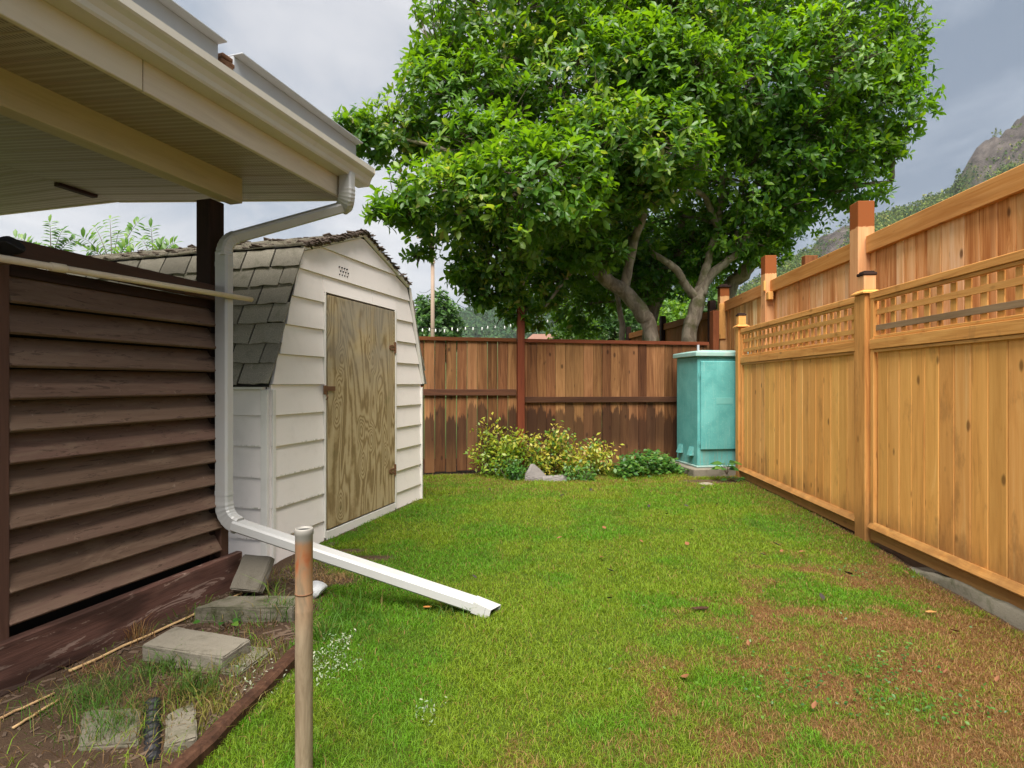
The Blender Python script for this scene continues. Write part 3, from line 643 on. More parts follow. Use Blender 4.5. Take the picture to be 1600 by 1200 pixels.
# rake edges and roof decking
def rake(x0, z0, x1, z1, m=WHITE, w=.030, off=.012, name='rake_trim'):
    a, c = shp(x0, -.020, z0), shp(x1, -.020, z1); d_ = (c - a).normalized(); up = SH_P.cross(d_); up = up if up.z > 0 else -up
    board(name, shed, a + up * off, c + up * off, w, .03, m, SH_P)
rake(XB, ZB + .01, SH_L / 2, ZP + .008); rake(SH_L / 2, ZP + .008, SH_L - XB, ZB + .01); rake(SH_L - XB + .01, ZB, SH_L + .005, ZE)
def deck(x0, z0, x1, z1, name):
    a = Vector((x0, 0, z0)); c = Vector((x1, 0, z1)); d_ = (c - a).normalized(); nn = Vector((-d_.z, 0, d_.x)); nn = nn if nn.z > 0 else -nn
    p = [a, c, c + nn * .016, a + nn * .016]; MB().prism([(q.x, q.z) for q in p], -.02, SD, XZ).obj(name, DARKIN, shed)
deck(-.035, ZE - .02, XB, ZB + .012, 'roof_deck'); deck(XB, ZB + .012, SH_L / 2, ZP + .012, 'roof_deck'); deck(SH_L - XB, ZB + .012, SH_L / 2, ZP + .012, 'roof_deck'); deck(SH_L + .03, ZE - .02, SH_L - XB, ZB + .012, 'roof_deck')
SHM = []
for q in range(5):                                                 # five tab shapes with curled, uneven lower edges
    mb = MB(); w, h = .240, .155; cols = 5; rr = random.Random(q)
    top = [(-w / 2 + w * i / (cols - 1), h / 2, 0) for i in range(cols)]; bot = [(-w / 2 + w * i / (cols - 1) + rr.uniform(-.003, .003), -h / 2 + rr.uniform(-.006, .006), rr.uniform(.004, .013)) for i in range(cols)]
    vs = top + bot + [(a, b, c + .008) for a, b, c in top] + [(a, b, c + .010) for a, b, c in bot]; fs = []
    for i in range(cols - 1):
        fs += [(i, i + 1, cols + i + 1, cols + i), (2 * cols + i, 3 * cols + i, 3 * cols + i + 1, 2 * cols + i + 1), (cols + i, cols + i + 1, 3 * cols + i + 1, 3 * cols + i), (i + 1, i, 2 * cols + i, 2 * cols + i + 1)]
    fs += [(0, cols, 3 * cols, 2 * cols), (cols - 1, 3 * cols - 1, 4 * cols - 1, 2 * cols - 1)]
    SHM.append(mb.add(vs, fs).mesh('shingle', SHINGLE))
def shingles(x0, z0, x1, z1, rows, sgn, stuff=False, edge=False):
    a = Vector((x0, 0, z0)); c = Vector((x1, 0, z1)); L = (c - a).length; u = (c - a) / L; nn = Vector((-u.z, 0, u.x)); nn = nn if nn.z > 0 else -nn
    R = SM.to_3x3(); uw = (R @ u).normalized(); nw = (R @ nn).normalized(); acc = MB()
    for row in range(rows):
        y = -.045 + (-.126 if row % 2 else 0) + random.uniform(-.02, .02); ct = 0
        while y < SD:
            s = (row + .5) * L / rows + .006 + random.uniform(-.004, .004)
            w = .256 * random.choice((1, 1, 1, .5 + .5)); y0, y1 = y, y + .248; yc = (y0 + y1) / 2; sc = 1
            if y0 < -.05: y0 = -.045 + random.uniform(-.008, .006); yc = (y0 + y1) / 2; sc = (y1 - y0) / .246
            q = SM @ (a + u * s + nn * .017 + Vector((0, yc, 0))); xw = SH_P * (1 if sgn > 0 else -1)
            M = Matrix.Identity(4); yv = uw; zv = nw; xv = yv.cross(zv)
            for i in range(3): M[i][0] = xv[i] * sc; M[i][1] = yv[i]; M[i][2] = zv[i]; M[i][3] = q[i]
            M = M @ Matrix.Rotation(random.uniform(-.012, .012), 4, 'Z') @ Matrix.Rotation(-.03, 4, 'X')
            me = random.choice(SHM)
            if stuff:
                acc.add([v_.co for v_ in me.vertices], [tuple(p.vertices) for p in me.polygons], M)
            else: put('shingle', me, shed, M)
            y += .254
    if stuff: acc.obj('shingle_courses', SHINGLE, shed)['kind'] = 'stuff'
shingles(-.035, ZE - .015, XB, ZB + .012, 7, 1); shingles(XB - .02, ZB + .012, SH_L / 2, ZP + .012, 6, 1)
shingles(SH_L - XB + .02, ZB + .012, SH_L / 2, ZP + .012, 6, -1, True); shingles(SH_L + .03, ZE - .015, SH_L - XB, ZB + .012, 7, -1, True)
mb = MB()                                                          # curled, torn ridge and upper courses seen edge on
for i in range(340):
    t = random.random(); side = random.choice((0, 0, 0, 1)); x = XB + (SH_L / 2 - XB) * t; x = x if side == 0 else SH_L - x
    y = random.choice((-.03, random.uniform(-.03, SD))); z = ZB + (ZP - ZB) * t + .035
    M = SM @ Matrix.Translation((x, y, z + random.uniform(0, .014))) @ Matrix.Rotation(random.uniform(-.5, .1) * (1 if side else -1), 4, 'Y') @ Matrix.Rotation(random.uniform(-.6, .6), 4, 'Z')
    mb.cbox((0, 0, 0), (random.uniform(.02, .08), random.uniform(.02, .10), .006), .001, M)
mb.obj('torn_shingle_bits', SHINGLE_EDGE, shed)['kind'] = 'stuff'

# ------------------------------------------------------------------ back fence
BT = Vector((1, .224, 0)).normalized(); BN = Vector((.2186, -.9758, 0))   # normal towards the yard
def bp(x, n=0., z=0.): return Vector((x, back_fence(x), z)) + BN * n
bf = thing('back_fence', bp(.6), 'brown stained board fence across the back of the yard, wet along its foot', 'fence')
x = -2.0; 
while x < 2.86:
    w = random.uniform(.130, .140)
    if -.0 < x + w / 2 < .0: pass
    gate = x < .06; top = 1.79 + random.uniform(-.004, .004)
    c = bp(x + w / 2, random.uniform(-.003, .003), 0)
    tl = random.uniform(-.003, .003)
    board('board', bf, (c.x - tl, c.y, .03 + random.uniform(-.012, .012)), (c.x + tl, c.y, top), w, .019, OLD, BN, .003)
    x += (w + (random.choice((.006, .009, .012, .007)) if gate else random.choice((.001, .002, .002, .003, .009)))) * BT.x
xg = .108
board('top_rail', bf, bp(-2.0, .026, 1.80), bp(xg - .055, .026, 1.80), .05, .032, OLD_POST, BN); board('top_rail', bf, bp(xg + .055, .026, 1.795), bp(2.9, .026, 1.795), .05, .032, OLD_POST, BN)
board('middle_rail', bf, bp(-2.0, .030, 1.095), bp(xg - .06, .030, 1.085), .085, .038, OLD_RAIL, BN); board('middle_rail', bf, bp(xg + .056, .030, .985), bp(2.86, .030, .975), .080, .038, OLD_RAIL, BN)
board('bottom_rail', bf, bp(-2.0, -.03, .16), bp(2.86, -.03, .16), .085, .038, OLD_RAIL, BN)
board('post', bf, bp(xg, .045, -.02), bp(xg, .045, 2.255), .096, .09, OLD_POST, BN, .004)
board('post', bf, bp(2.99, .03, -.02), bp(2.99, .03, 2.28), .1, .1, OLD_POST, BN, .004)
for i in range(6): board('board', bf, bp(2.93 + i * .0, -.05, .04), bp(2.93, -.05, 1.8), .1, .018, OLD, BN) if i == 0 else None

# ------------------------------------------------------------------ cedar lattice-top fence on the right
lf_ = thing('lattice_fence', (2.80, 4.48, 0), 'golden cedar panel fence with a lattice top along the lawn', 'fence')
RU = Vector((.059, 1, 0)).normalized(); RN = Vector((-1, .059, 0)).normalized()
def rp(y, n=0., z=0.): return Vector((right_fence(y), y, z)) + RN * n
def rboard(name, y0, y1, n, z0, z1, w, t, m, nrm=RN, ch=.003): return board(name, lf_, rp(y0, n, z0), rp(y1, n, z1), w, t, m, nrm, ch)
def rgz(y): return 0.
for ya, yb in ((1.70, 4.385), (4.575, 7.30)):
    L = yb - ya; nb = int(round((L - .10) / .137)); w = (L - .10) / nb
    for i in range(nb):
        y = ya + .05 + w * (i + .5)
        rboard('board', y, y, random.uniform(-.0015, .0015), .06, 1.47, w - .004, .018, CEDAR, ch=.005)
    rboard('bottom_board', ya, yb, .020, .045, .045, .085, .022, CEDAR_TRIM)
    board('bottom_rail', lf_, rp(ya, .030, .112), rp(yb, .030, .112), .062, .030, CEDAR_TRIM, (RN + Vector((0, 0, .8))).normalized(), .004)
    rboard('molding', ya, yb, .020, 1.452, 1.452, .022, .022, CEDAR_TRIM)
    rboard('middle_rail', ya, yb, .022, 1.505, 1.505, .078, .036, CEDAR_TRIM)
    rboard('molding', ya, yb, .016, 1.558, 1.558, .022, .022, CEDAR_TRIM)
    rboard('molding', ya, yb, .016, 1.842, 1.842, .024, .024, CEDAR_TRIM)
    rboard('top_rail', ya, yb, .018, 1.880, 1.880, .050, .040, CEDAR_TRIM)
    for y in (ya + .022, yb - .022): rboard('side_trim', y, y, .018, .13, 1.86, .042, .030, CEDAR_TRIM)
    ny_ = int(round((L - .1) / .122))
    for i in range(ny_):
        y = ya + .05 + (L - .1) * (i + .5) / ny_; rboard('lattice_strip', y, y, -.002, 1.57, 1.83, .050, .010, CEDAR, ch=.001)
    for j, zl in enumerate((1.628, 1.748)):
        rboard('lattice_strip', ya + .04, yb - .04, .010, zl, zl, .042, .010, CEDAR_GREY if (j == 0 and ya < 2) else CEDAR_TRIM, ch=.001)
for y, zt in ((1.60, 1.90), (4.48, 1.90), (7.36, 1.93)):
    rboard('post', y, y, .006, -.12, zt, .15 if y < 7 else .11, .11, CEDAR_TRIM, ch=.005)
    M = frame(rp(y, .006, zt), RU)
    mb = MB(); mb.add([(-.095, -.078, .003), (.095, -.078, .003), (.095, .078, .003), (-.095, .078, .003), (-.095, -.078, .014), (.095, -.078, .014), (.095, .078, .014), (-.095, .078, .014), (-.05, -.05, .036), (.05, -.05, .036), (.05, .05, .036), (-.05, .05, .036)],
        [(3, 2, 1, 0), (0, 1, 5, 4), (1, 2, 6, 5), (2, 3, 7, 6), (3, 0, 4, 7), (4, 5, 9, 8), (5, 6, 10, 9), (6, 7, 11, 10), (7, 4, 8, 11), (8, 9, 10, 11)], M); mb.obj('post_cap', CEDAR_TRIM, lf_)
    MB().cbox((0, 0, .093), (.092, .092, .112), .003, M).obj('finial_block', PINK_POST if y < 7 else CEDAR, lf_)
    mb = MB(); mb.cbox((0, 0, .162), (.104, .104, .022), .003, M); mb.cbox((0, 0, .180), (.08, .08, .012), .004, M); mb.obj('finial_cap', DARK_POST, lf_)
# low concrete kerb under the fence
kb = MB(); y = 1.4; segs = []
n_ = 60
for i in range(n_): segs.append(1.5 + 5.8 * i / (n_ - 1))
vs = []
for y in segs:
    dz = -.075 * float(ss(y, 3.3, 4.1))
    for nn_, zz_ in ((.060, -.16), (.066, .0 + dz), (.045, .016 + dz), (-.12, .012 + dz), (-.12, -.16)):
        q = rp(y, nn_ + random.uniform(-.010, .010), zz_ + random.uniform(-.010, .006)); vs.append(tuple(q))
fs = []
for i in range(n_ - 1):
    for j in range(4): fs.append((i * 5 + j, i * 5 + j + 1, i * 5 + j + 6, i * 5 + j + 5))
fs += [(0, 4, 3, 2, 1), tuple((n_ - 1) * 5 + j for j in range(5))]
o = kb.add(vs, fs).obj('concrete_kerb', MOSSC, None, None, True); tag(o, 'rough grey concrete kerb under the golden lattice fence', 'kerb')

# ------------------------------------------------------------------ taller neighbour fence behind it
def tall(y): return 2.827 + .059 * y
def tp(y, n=0., z=0.): return Vector((tall(y), y, z)) + RN * n
tf = thing('tall_fence', tp(5.), 'tall raw cedar board fence rising behind the lattice fence', 'fence')
y = 1.5
while y < 8.86:
    w = random.choice((.086, .136, .136, .14)); c = tp(y + w / 2, random.choice((0, 0, .006)), 0)
    board('board', tf, (c.x, c.y, .03), (c.x, c.y, 2.40), w, .018, PINK, RN, .003); y += w + .003
for a, c in ((1.5, 2.83), (2.97, 4.92), (5.07, 7.02), (7.16, 8.83)): board('top_rail', tf, tp(a, .035, 2.405), tp(c, .035, 2.405), .15, .040, PINK_RAIL, RN, .004)
for a, c in ((1.5, 2.83), (2.97, 4.92), (5.07, 7.02), (7.16, 8.83)): board('bottom_rail', tf, tp(a, .03, .25), tp(c, .03, .25), .09, .038, PINK_RAIL, RN, .004)
for q in (2.90, 5.0, 7.09, 8.90): board('post', tf, tp(q, .045, 0), tp(q, .045, 2.79 if q < 8 else 2.70), .14, .14, PINK_POST, RN, .004)
board('rail_block', tf, tp(7.02, .125, 2.35), tp(7.02, .125, 2.47), .05, .02, CEDAR, RN); board('rail_block', tf, tp(7.0, .075, 2.235), tp(7.0, .075, 2.33), .12, .06, CEDAR_TRIM, RN)
q = tp(8.9, .09, 0); board('rail_block', tf, q + Vector((-.0, -.08, 1.90)), q + Vector((0, -.08, 2.45)), .10, .03, CEDAR_TRIM, -RU)
mb = MB(); mb.cbox((0, 0, 2.715), (.19, .19, .025), .004, frame(tp(8.9, .045), RU)); mb.cbox((0, 0, 2.74), (.12, .12, .03), .01, frame(tp(8.9, .045), RU)); mb.obj('post_cap', DARK_POST, tf)
q = P(1265, 400, 7.6); o = board('fence_post', None, (q.x, q.y, 0), (q.x, q.y, q.z), .17, .1, OLD_POST, (0, -1, 0), .004); tag(o, 'reddish brown post end poking up behind the tall cedar fence', 'post')
# dark board fence of the lot behind
rf_ = thing('rear_fence', (3.0, 11, 0), 'orange brown board fence behind the leaning tree trunks', 'fence')
RA, RB = Vector((3.30, 9.05, 0)), Vector((2.78, 13.6, 0)); rd = (RB - RA).normalized(); rn = Vector((-rd.y, rd.x, 0)); n = 32
for i in range(n):
    q = RA + (RB - RA) * ((i + .5) / n); board('board', rf_, q + Vector((0, 0, .05)), q + Vector((0, 0, 2.38)), .137, .018, FAR_FENCE, rn)
board('top_rail', rf_, RA + rn * .03 + Vector((0, 0, 2.33)), RB + rn * .03 + Vector((0, 0, 2.33)), .12, .035, FAR_FENCE, rn)
for t in (.04, .5, .97): q = RA + (RB - RA) * t + rn * .04; board('post', rf_, q, q + Vector((0, 0, 2.55)), .1, .1, DARK_POST, rn)

# ------------------------------------------------------------------ teal utility cabinet on its pad
CX0 = 2.43; CY0 = 7.45; q1 = Vector((2.43, 7.45, 0)); q2 = Vector((2.335, 8.06, 0)); CD = (q2 - q1).normalized(); CW = Vector((CD.y, -CD.x, 0)); dep = (q2 - q1).length; wid = .70
CM = frame((q1.x, q1.y, 0), CW); 
cab = thing('utility_cabinet', tuple(q1 + CW * .35 + CD * .3), 'teal painted metal utility cabinet in the back corner by the fence', 'cabinet')
def cb_(name, c, d, m, ch=.004, parent=cab, label=None): return MB().cbox(c, d, ch, CM).obj(name, m, parent, label)
cb_('cabinet_body', (wid / 2, dep / 2, .845), (wid, dep, 1.43), TEAL, .006)
cb_('plinth_lip', (wid / 2, dep / 2, .118), (wid + .03, dep + .03, .022), LIDM, .004)
mb = MB(); mb.cbox((wid / 2, dep / 2, 1.592), (wid + .085, dep + .085, .060), .008, CM)
mb.add([(-.03, -.03, 1.624), (wid + .03, -.03, 1.624), (wid + .03, dep + .03, 1.624), (-.03, dep + .03, 1.624), (.12, .12, 1.652), (wid - .12, .12, 1.652), (wid - .12, dep - .12, 1.652), (.12, dep - .12, 1.652)], [(0, 1, 5, 4), (1, 2, 6, 5), (2, 3, 7, 6), (3, 0, 4, 7), (4, 5, 6, 7), (3, 2, 1, 0)], CM); mb.obj('lid', LIDM, cab)
dr_ = cb_('door', (wid / 2 + .012, -.016, .92), (wid - .045, .03, 1.16), TEAL, .008)
cb_('handle', (wid - .07, -.04, .90), (.03, .03, .14), RUST, .004, dr_)
MB().cbox((wid * .52, -.0315, .98), (.24, .003, .085), .001, CM).obj('faded_sticker', paint('faded_sticker', (.145, .40, .375), .6, (.12, .37, .35), .8, scale=9), dr_)
mb = MB().cbox((wid - .07, -.05, .80), (.045, .03, .05), .004, CM); mb.tube([tuple(CM @ Vector((wid - .085, -.05, .82))), tuple(CM @ Vector((wid - .085, -.05, .86))), tuple(CM @ Vector((wid - .055, -.05, .86))), tuple(CM @ Vector((wid - .055, -.05, .82)))], .005, 6); mb.obj('padlock', RUST, dr_)
for z_ in (1.33, .44): MB().tube([tuple(CM @ Vector((.014, -.03, z_ - .03))), tuple(CM @ Vector((.014, -.03, z_ + .03)))], .009, 8).obj('hinge', TEAL, dr_)
for yy in (.10, .42):
    vs = [(-.002, yy, .25), (-.002, yy + .11, .25), (-.002, yy, .36), (-.002, yy + .11, .36), (-.055, yy + .008, .25), (-.055, yy + .102, .25), (-.012, yy, .365), (-.012, yy + .11, .365)]
    MB().add(vs, [(0, 1, 3, 2), (4, 6, 7, 5), (0, 4, 5, 1), (2, 3, 7, 6), (0, 2, 6, 4), (1, 5, 7, 3)], CM).obj('vent_hood', TEAL, cab)
MB().tube([tuple(CM @ Vector((.06, .10, 1.62))), tuple(CM @ Vector((.06, .10, 1.72)))], .016, 8).obj('conduit_stub', METAL, cab)
mb = MB().cbox((wid / 2 - .03, dep / 2 - .04, .03), (wid + .16, dep + .16, .145), .012, CM); tag(mb.obj('concrete_pad', CONC), 'grey concrete pad under the teal cabinet', 'pad')

# ------------------------------------------------------------------ foliage builders
def leaf_tpl(w=.42, fold=.10, droop=.16, rows=((.30, .78), (.66, 1.0))):
    v = [(0, 0, 0)]
    for y, s in rows: v += [(-w / 2 * s, y, fold * s * .6 - droop * y * y), (0, y, -droop * y * y), (w / 2 * s, y, fold * s * .6 - droop * y * y)]
    v.append((0, 1, -droop)); t = [(0, 2, 1), (0, 3, 2)]
    for q in range(len(rows) - 1):
        a = 1 + 3 * q; t += [(a, a + 1, a + 4), (a, a + 4, a + 3), (a + 1, a + 2, a + 5), (a + 1, a + 5, a + 4)]
    a = 1 + 3 * (len(rows) - 1); e = len(v) - 1; t += [(a, a + 1, e), (a + 1, a + 2, e)]
    return np.array(v, float), np.array(t)
TPL = leaf_tpl(.42); TPL_S = leaf_tpl(.55, .08, .12, ((.5, 1.),)); TPL_R = leaf_tpl(.62, .08, .10, ((.25, .8), (.6, 1.)))
def norm(a): return a / np.maximum(np.linalg.norm(a, axis=1, keepdims=True), 1e-9)
def leaf_frames(dirs, nh):
    y = norm(dirs); x = norm(np.cross(y, nh)); z = np.cross(x, y); return x, y, z
def leaves_arr(pos, dirs, nh, size, tpl):
    x, y, z = leaf_frames(dirs, nh); v, t = tpl; s = size[:, None, None]
    V = pos[:, None] + s * (v[None, :, 0:1] * x[:, None] + v[None, :, 1:2] * y[:, None] + v[None, :, 2:3] * z[:, None])
    T = (np.arange(len(pos))[:, None, None] * len(v) + t[None]).reshape(-1, 3); return V.reshape(-1, 3), T
def foliage(name, parent, m, pos, dirs, nh, size, rnd, tpl=TPL, stuff=True):
    V, T = leaves_arr(pos, dirs, nh, size, tpl)
    o = shift_origin(put(name, np_mesh(name, V, T, m, attr=np.repeat(rnd, len(tpl[0])), smooth=True), parent))
    if stuff: o['kind'] = 'stuff'
    return o
def whorls(c, ax, n, lo=.05, hi=1.0, spread=.02):
    """n leaves round every twig end"""
    k_ = len(c); ax = norm(ax); ref = np.where(np.abs(ax[:, 2:3]) < .9, np.array([[0, 0, 1.]]), np.array([[1., 0, 0]]))
    u = norm(np.cross(ax, ref)); v = np.cross(ax, u); ph = rng.uniform(0, 6.28, k_)
    i = np.arange(n); an = ph[:, None] + i[None] * 2.4 + rng.normal(0, .25, (k_, n)); el = rng.uniform(lo, hi, (k_, n))
    rad = np.cos(an)[..., None] * u[:, None] + np.sin(an)[..., None] * v[:, None]
    d_ = np.cos(el)[..., None] * rad + np.sin(el)[..., None] * ax[:, None]
    p = c[:, None] - ax[:, None] * (i[None, :, None] / n) * spread * 3 + rad * .004
    nh = ax[:, None] * np.cos(el)[..., None] - rad * np.sin(el)[..., None] + np.array([0, 0, .35]) + rng.normal(0, .22, (k_, n, 3))
    return p.reshape(-1, 3), d_.reshape(-1, 3), nh.reshape(-1, 3)
def lobe_points(lobes, total, shell=(.62, 1.06)):
    cs, axs = [], []; A = np.array([l[3] * l[4] for l in lobes]); A = A / A.sum()
    for (px, py, d, rx, ry), a in zip(lobes, A):
        n = int(total * a); c = np.array(P(px, py, d)); R = np.array((rx, (rx + ry) / 2 * .95, ry)) * d / F
        u = norm(rng.normal(0, 1, (n, 3))); lump_ = 1 + .16 * np.sin(u[:, 0] * 5 + px) * np.sin(u[:, 2] * 6 + py) * 1.0 + .10 * np.sin(u[:, 1] * 9 + px * .7)
        r_ = rng.uniform(shell[0] ** 2, shell[1] ** 2, n) ** .5 * lump_; r_ = np.where(rng.uniform(0, 1, n) < .07, r_ * 1.10, r_)
        cs.append(c + u * R * r_[:, None]); axs.append(norm(u / R) * .75 + np.array((0, 0, .50)) + rng.normal(0, .28, (n, 3)))
    return np.concatenate(cs), np.concatenate(axs)
def hero_leaves(parent, m, pos, dirs, nh, size, tpl, count=300, name='leaf'):
    """the leaves that show largest become parts of their own; returns the mask of the others"""
    px = 800 + F * pos[:, 0] / pos[:, 1]; py = 600 - F * (pos[:, 2] - H) / pos[:, 1]
    x, y, z = leaf_frames(dirs, nh); cell = (px // 9).astype(int) * 4000 + (py // 9).astype(int)
    dist = np.linalg.norm(pos - np.array((0, 0, H)), axis=1); view = norm(pos - np.array((0, 0, H)))
    app = size / dist * np.abs((z * view).sum(1)); order = np.lexsort((dist, cell)); first = np.ones(len(order), bool); first[1:] = cell[order][1:] != cell[order][:-1]
    front = order[first]; front = front[(px[front] > 0) & (px[front] < 1600) & (py[front] > 20) & (py[front] < 1180)]
    pick = front[np.argsort(-app[front])][:count]; keep = np.ones(len(pos), bool); keep[pick] = False
    ms = []
    for q in range(5):
        v, t = leaf_tpl(.34 + .05 * q, .09, .08 + .07 * q, ((.14, .38), (.34, .80), (.58, 1.0), (.82, .68))); 
        ms.append(np_mesh(name, v, t, m, attr=np.zeros(len(v)), smooth=True))
    for i_ in pick:
        M = Matrix.Identity(4); s = float(size[i_])
        for a in range(3): M[a][0] = x[i_, a] * s; M[a][1] = y[i_, a] * s; M[a][2] = z[i_, a] * s; M[a][3] = pos[i_, a]
        put(name, random.choice(ms), parent, M)
    return keep
def limb(mb, pts, rad, sides=10, n=5, wob=.012):
    Q = [Vector(p) for p in pts]; out, rr = [], []
    for i in range(len(Q) - 1):
        p0, p1, p2, p3 = Q[max(i - 1, 0)], Q[i], Q[i + 1], Q[min(i + 2, len(Q) - 1)]
        for j in range(n):
            t = j / n; t2, t3 = t * t, t * t * t
            out.append(.5 * ((2 * p1) + (p2 - p0) * t + (2 * p0 - 5 * p1 + 4 * p2 - p3) * t2 + (3 * p1 - p0 - 3 * p2 + p3) * t3) + Vector((random.uniform(-wob, wob), random.uniform(-wob, wob), 0)) * (1 if i + j else 0))
            rr.append((rad[i] * (1 - t) + rad[i + 1] * t) * random.uniform(.94, 1.06))
    out.append(Q[-1]); rr.append(rad[-1]); mb.tube(out, rr, sides)
def pl(*a): return [P(*q) for q in a]
def grounded(p): return Vector((p.x, p.y, -.1))

# ------------------------------------------------------------------ the two big trees behind the fence
LA = [(720, 165, 8.4, 105, 85), (605, 212, 8.2, 85, 42), (560, 205, 8.1, 42, 24), (705, 315, 7.3, 105, 62), (620, 330, 7.2, 50, 26), (835, 300, 7.2, 115, 85), (775, 410, 7.7, 70, 50), (735, 420, 7.8, 36, 26), (745, 462, 7.8, 26, 18), (800, 475, 7.9, 34, 36), (835, 500, 8.1, 20, 20),
      (855, 445, 8.4, 44, 40), (880, 400, 9.6, 90, 60), (960, 430, 10.6, 90, 60), (900, 480, 10.8, 50, 45), (905, 150, 8.6, 140, 110), (1010, 235, 7.8, 100, 85), (800, 30, 8.8, 150, 90), (690, 105, 8.6, 55, 45), (950, -10, 9.2, 150, 90), (930, 370, 9.2, 90, 55), (935, 392, 8.1, 50, 34), (1060, 140, 8.1, 95, 80), (1095, 200, 8.5, 85, 48), (1010, 110, 8.2, 90, 80), (1050, 40, 8.6, 100, 70), (760, 235, 7.9, 90, 60), (930, 240, 7.7, 90, 80), (985, 298, 7.9, 75, 34), (890, 380, 8.0, 50, 40), (660, 395, 7.6, 26, 12)]
LB = [(1140, 150, 8.8, 125, 100), (1260, 120, 9.0, 130, 100), (1345, 175, 9.2, 92, 85), (1300, 250, 9.1, 88, 42), (1375, 230, 9.1, 36, 42), (1160, 285, 9.2, 110, 70), (1100, 30, 9.4, 150, 90), (1280, 5, 9.4, 145, 90), (1390, 90, 9.3, 55, 62),
      (1215, 330, 9.3, 55, 42), (1150, 365, 9.4, 75, 46), (1090, 395, 9.8, 70, 42), (1010, 430, 9.9, 60, 46), (1195, 385, 9.4, 38, 30), (1330, 300, 9.1, 60, 22), (1415, 130, 9.2, 26, 30), (1240, 220, 9.0, 100, 60), (1180, 330, 10.6, 120, 60), (1080, 400, 10.9, 80, 50), (1010, 350, 10.4, 90, 70)]
def big_tree(name, label, lobes, total, m, lsize, limbs, bark, tpl, base, per, group=None):
    t = thing(name, base, label, 'tree')
    for i_, (pts, rad) in enumerate(limbs):
        mb = MB(); limb(mb, pts, rad); mb.obj('trunk' if abs(pts[0][2] + .1) < .01 else 'limb', bark, t, None, True)
    c, ax = lobe_points(lobes, total)
    tw = MB()
    L = [(np.array(P(l[0], l[1], l[2]))) for l in lobes]; La = np.array(L)
    for i in range(0, len(c), 4):
        j = np.argmin(((La - c[i]) ** 2).sum(1)); q = c[i] * .45 + La[j] * .55; mid = (q + c[i]) / 2 + rng.normal(0, .04, 3) - np.array((0, 0, .05))
        tw.tube([q, mid, c[i]], [.010, .007, .003], 3, False)
    o = tw.obj('twigs', TWIG, t); o['kind'] = 'stuff'
    # boughs from the nearest limb out to each leafy mass
    ends = [Vector(p) for pts, rad in limbs for p in pts[1:]]
    for l in lobes:
        q = P(l[0], l[1], l[2]); e = min(ends, key=lambda a: (a - q).length); md = (e + q) / 2 + Vector((random.uniform(-.1, .1), random.uniform(-.1, .1), .12))
        br = MB(); limb(br, [e, md, q], [.040, .028, .012], 7, 4, .015); br.obj('bough', bark, t, None, True)
    p, d_, nh = whorls(c, ax, per, -.25, 1.15, .035); n = len(p); sel = rng.uniform(0, 1, n) < np.repeat(rng.uniform(.45, 1., len(c)), per)
    tint = np.repeat(np.clip(.5 + .30 * np.sin(c[:, 0] * 2.1 + c[:, 2] * 1.7) + rng.normal(0, .16, len(c)), 0, .93), per)
    size = lsize * rng.uniform(.62, 1.18, n); rnd = np.clip(tint + rng.normal(0, .12, n), 0, .995)
    size = size * np.repeat(rng.uniform(.7, 1.15, len(c)), per); p, d_, nh, size, rnd = p[sel], d_[sel], nh[sel], size[sel], rnd[sel]
    keep = hero_leaves(t, m, p, d_, nh, size, tpl, 300)
    foliage('crown', t, m, p[keep], d_[keep], nh[keep], size[keep], rnd[keep], tpl); return t
g1_ = P(1017, 540, 9.0)
big_tree('broadleaf_tree', 'large bright green broadleaf tree with whorled leaves, its trunk leaning left over the fence', LA, 12000, LEAF_A, .138, [
    ([grounded(P(1030, 600, 9.0)), P(1018, 530, 9.0), P(1003, 490, 8.95), P(975, 455, 8.9), P(948, 438, 8.8), P(915, 400, 8.6), P(870, 340, 8.2), P(820, 290, 7.9)], [.15, .125, .125, .118, .105, .085, .06, .035]),
    ([P(975, 455, 8.9), P(990, 380, 8.8), P(1005, 310, 8.6), P(960, 200, 8.7), P(900, 110, 8.8)], [.08, .068, .055, .04, .03]),
    ([P(995, 315, 8.6), P(1030, 285, 8.3), P(1060, 268, 8.1), P(1100, 256, 8.0)], [.05, .047, .042, .030]),
    ([grounded(P(1012, 600, 10.4)), P(1015, 530, 10.4), P(1022, 480, 10.3), P(1045, 430, 10.2), P(1060, 400, 10.0), P(1065, 330, 9.8)], [.14, .13, .12, .10, .09, .05]),
    ([grounded(P(972, 600, 9.3)), P(972, 530, 9.3), P(970, 490, 9.3), P(960, 440, 9.2)], [.055, .05, .045, .04])], BARK, TPL, tuple(grounded(P(1030, 600, 9.0))), 9)
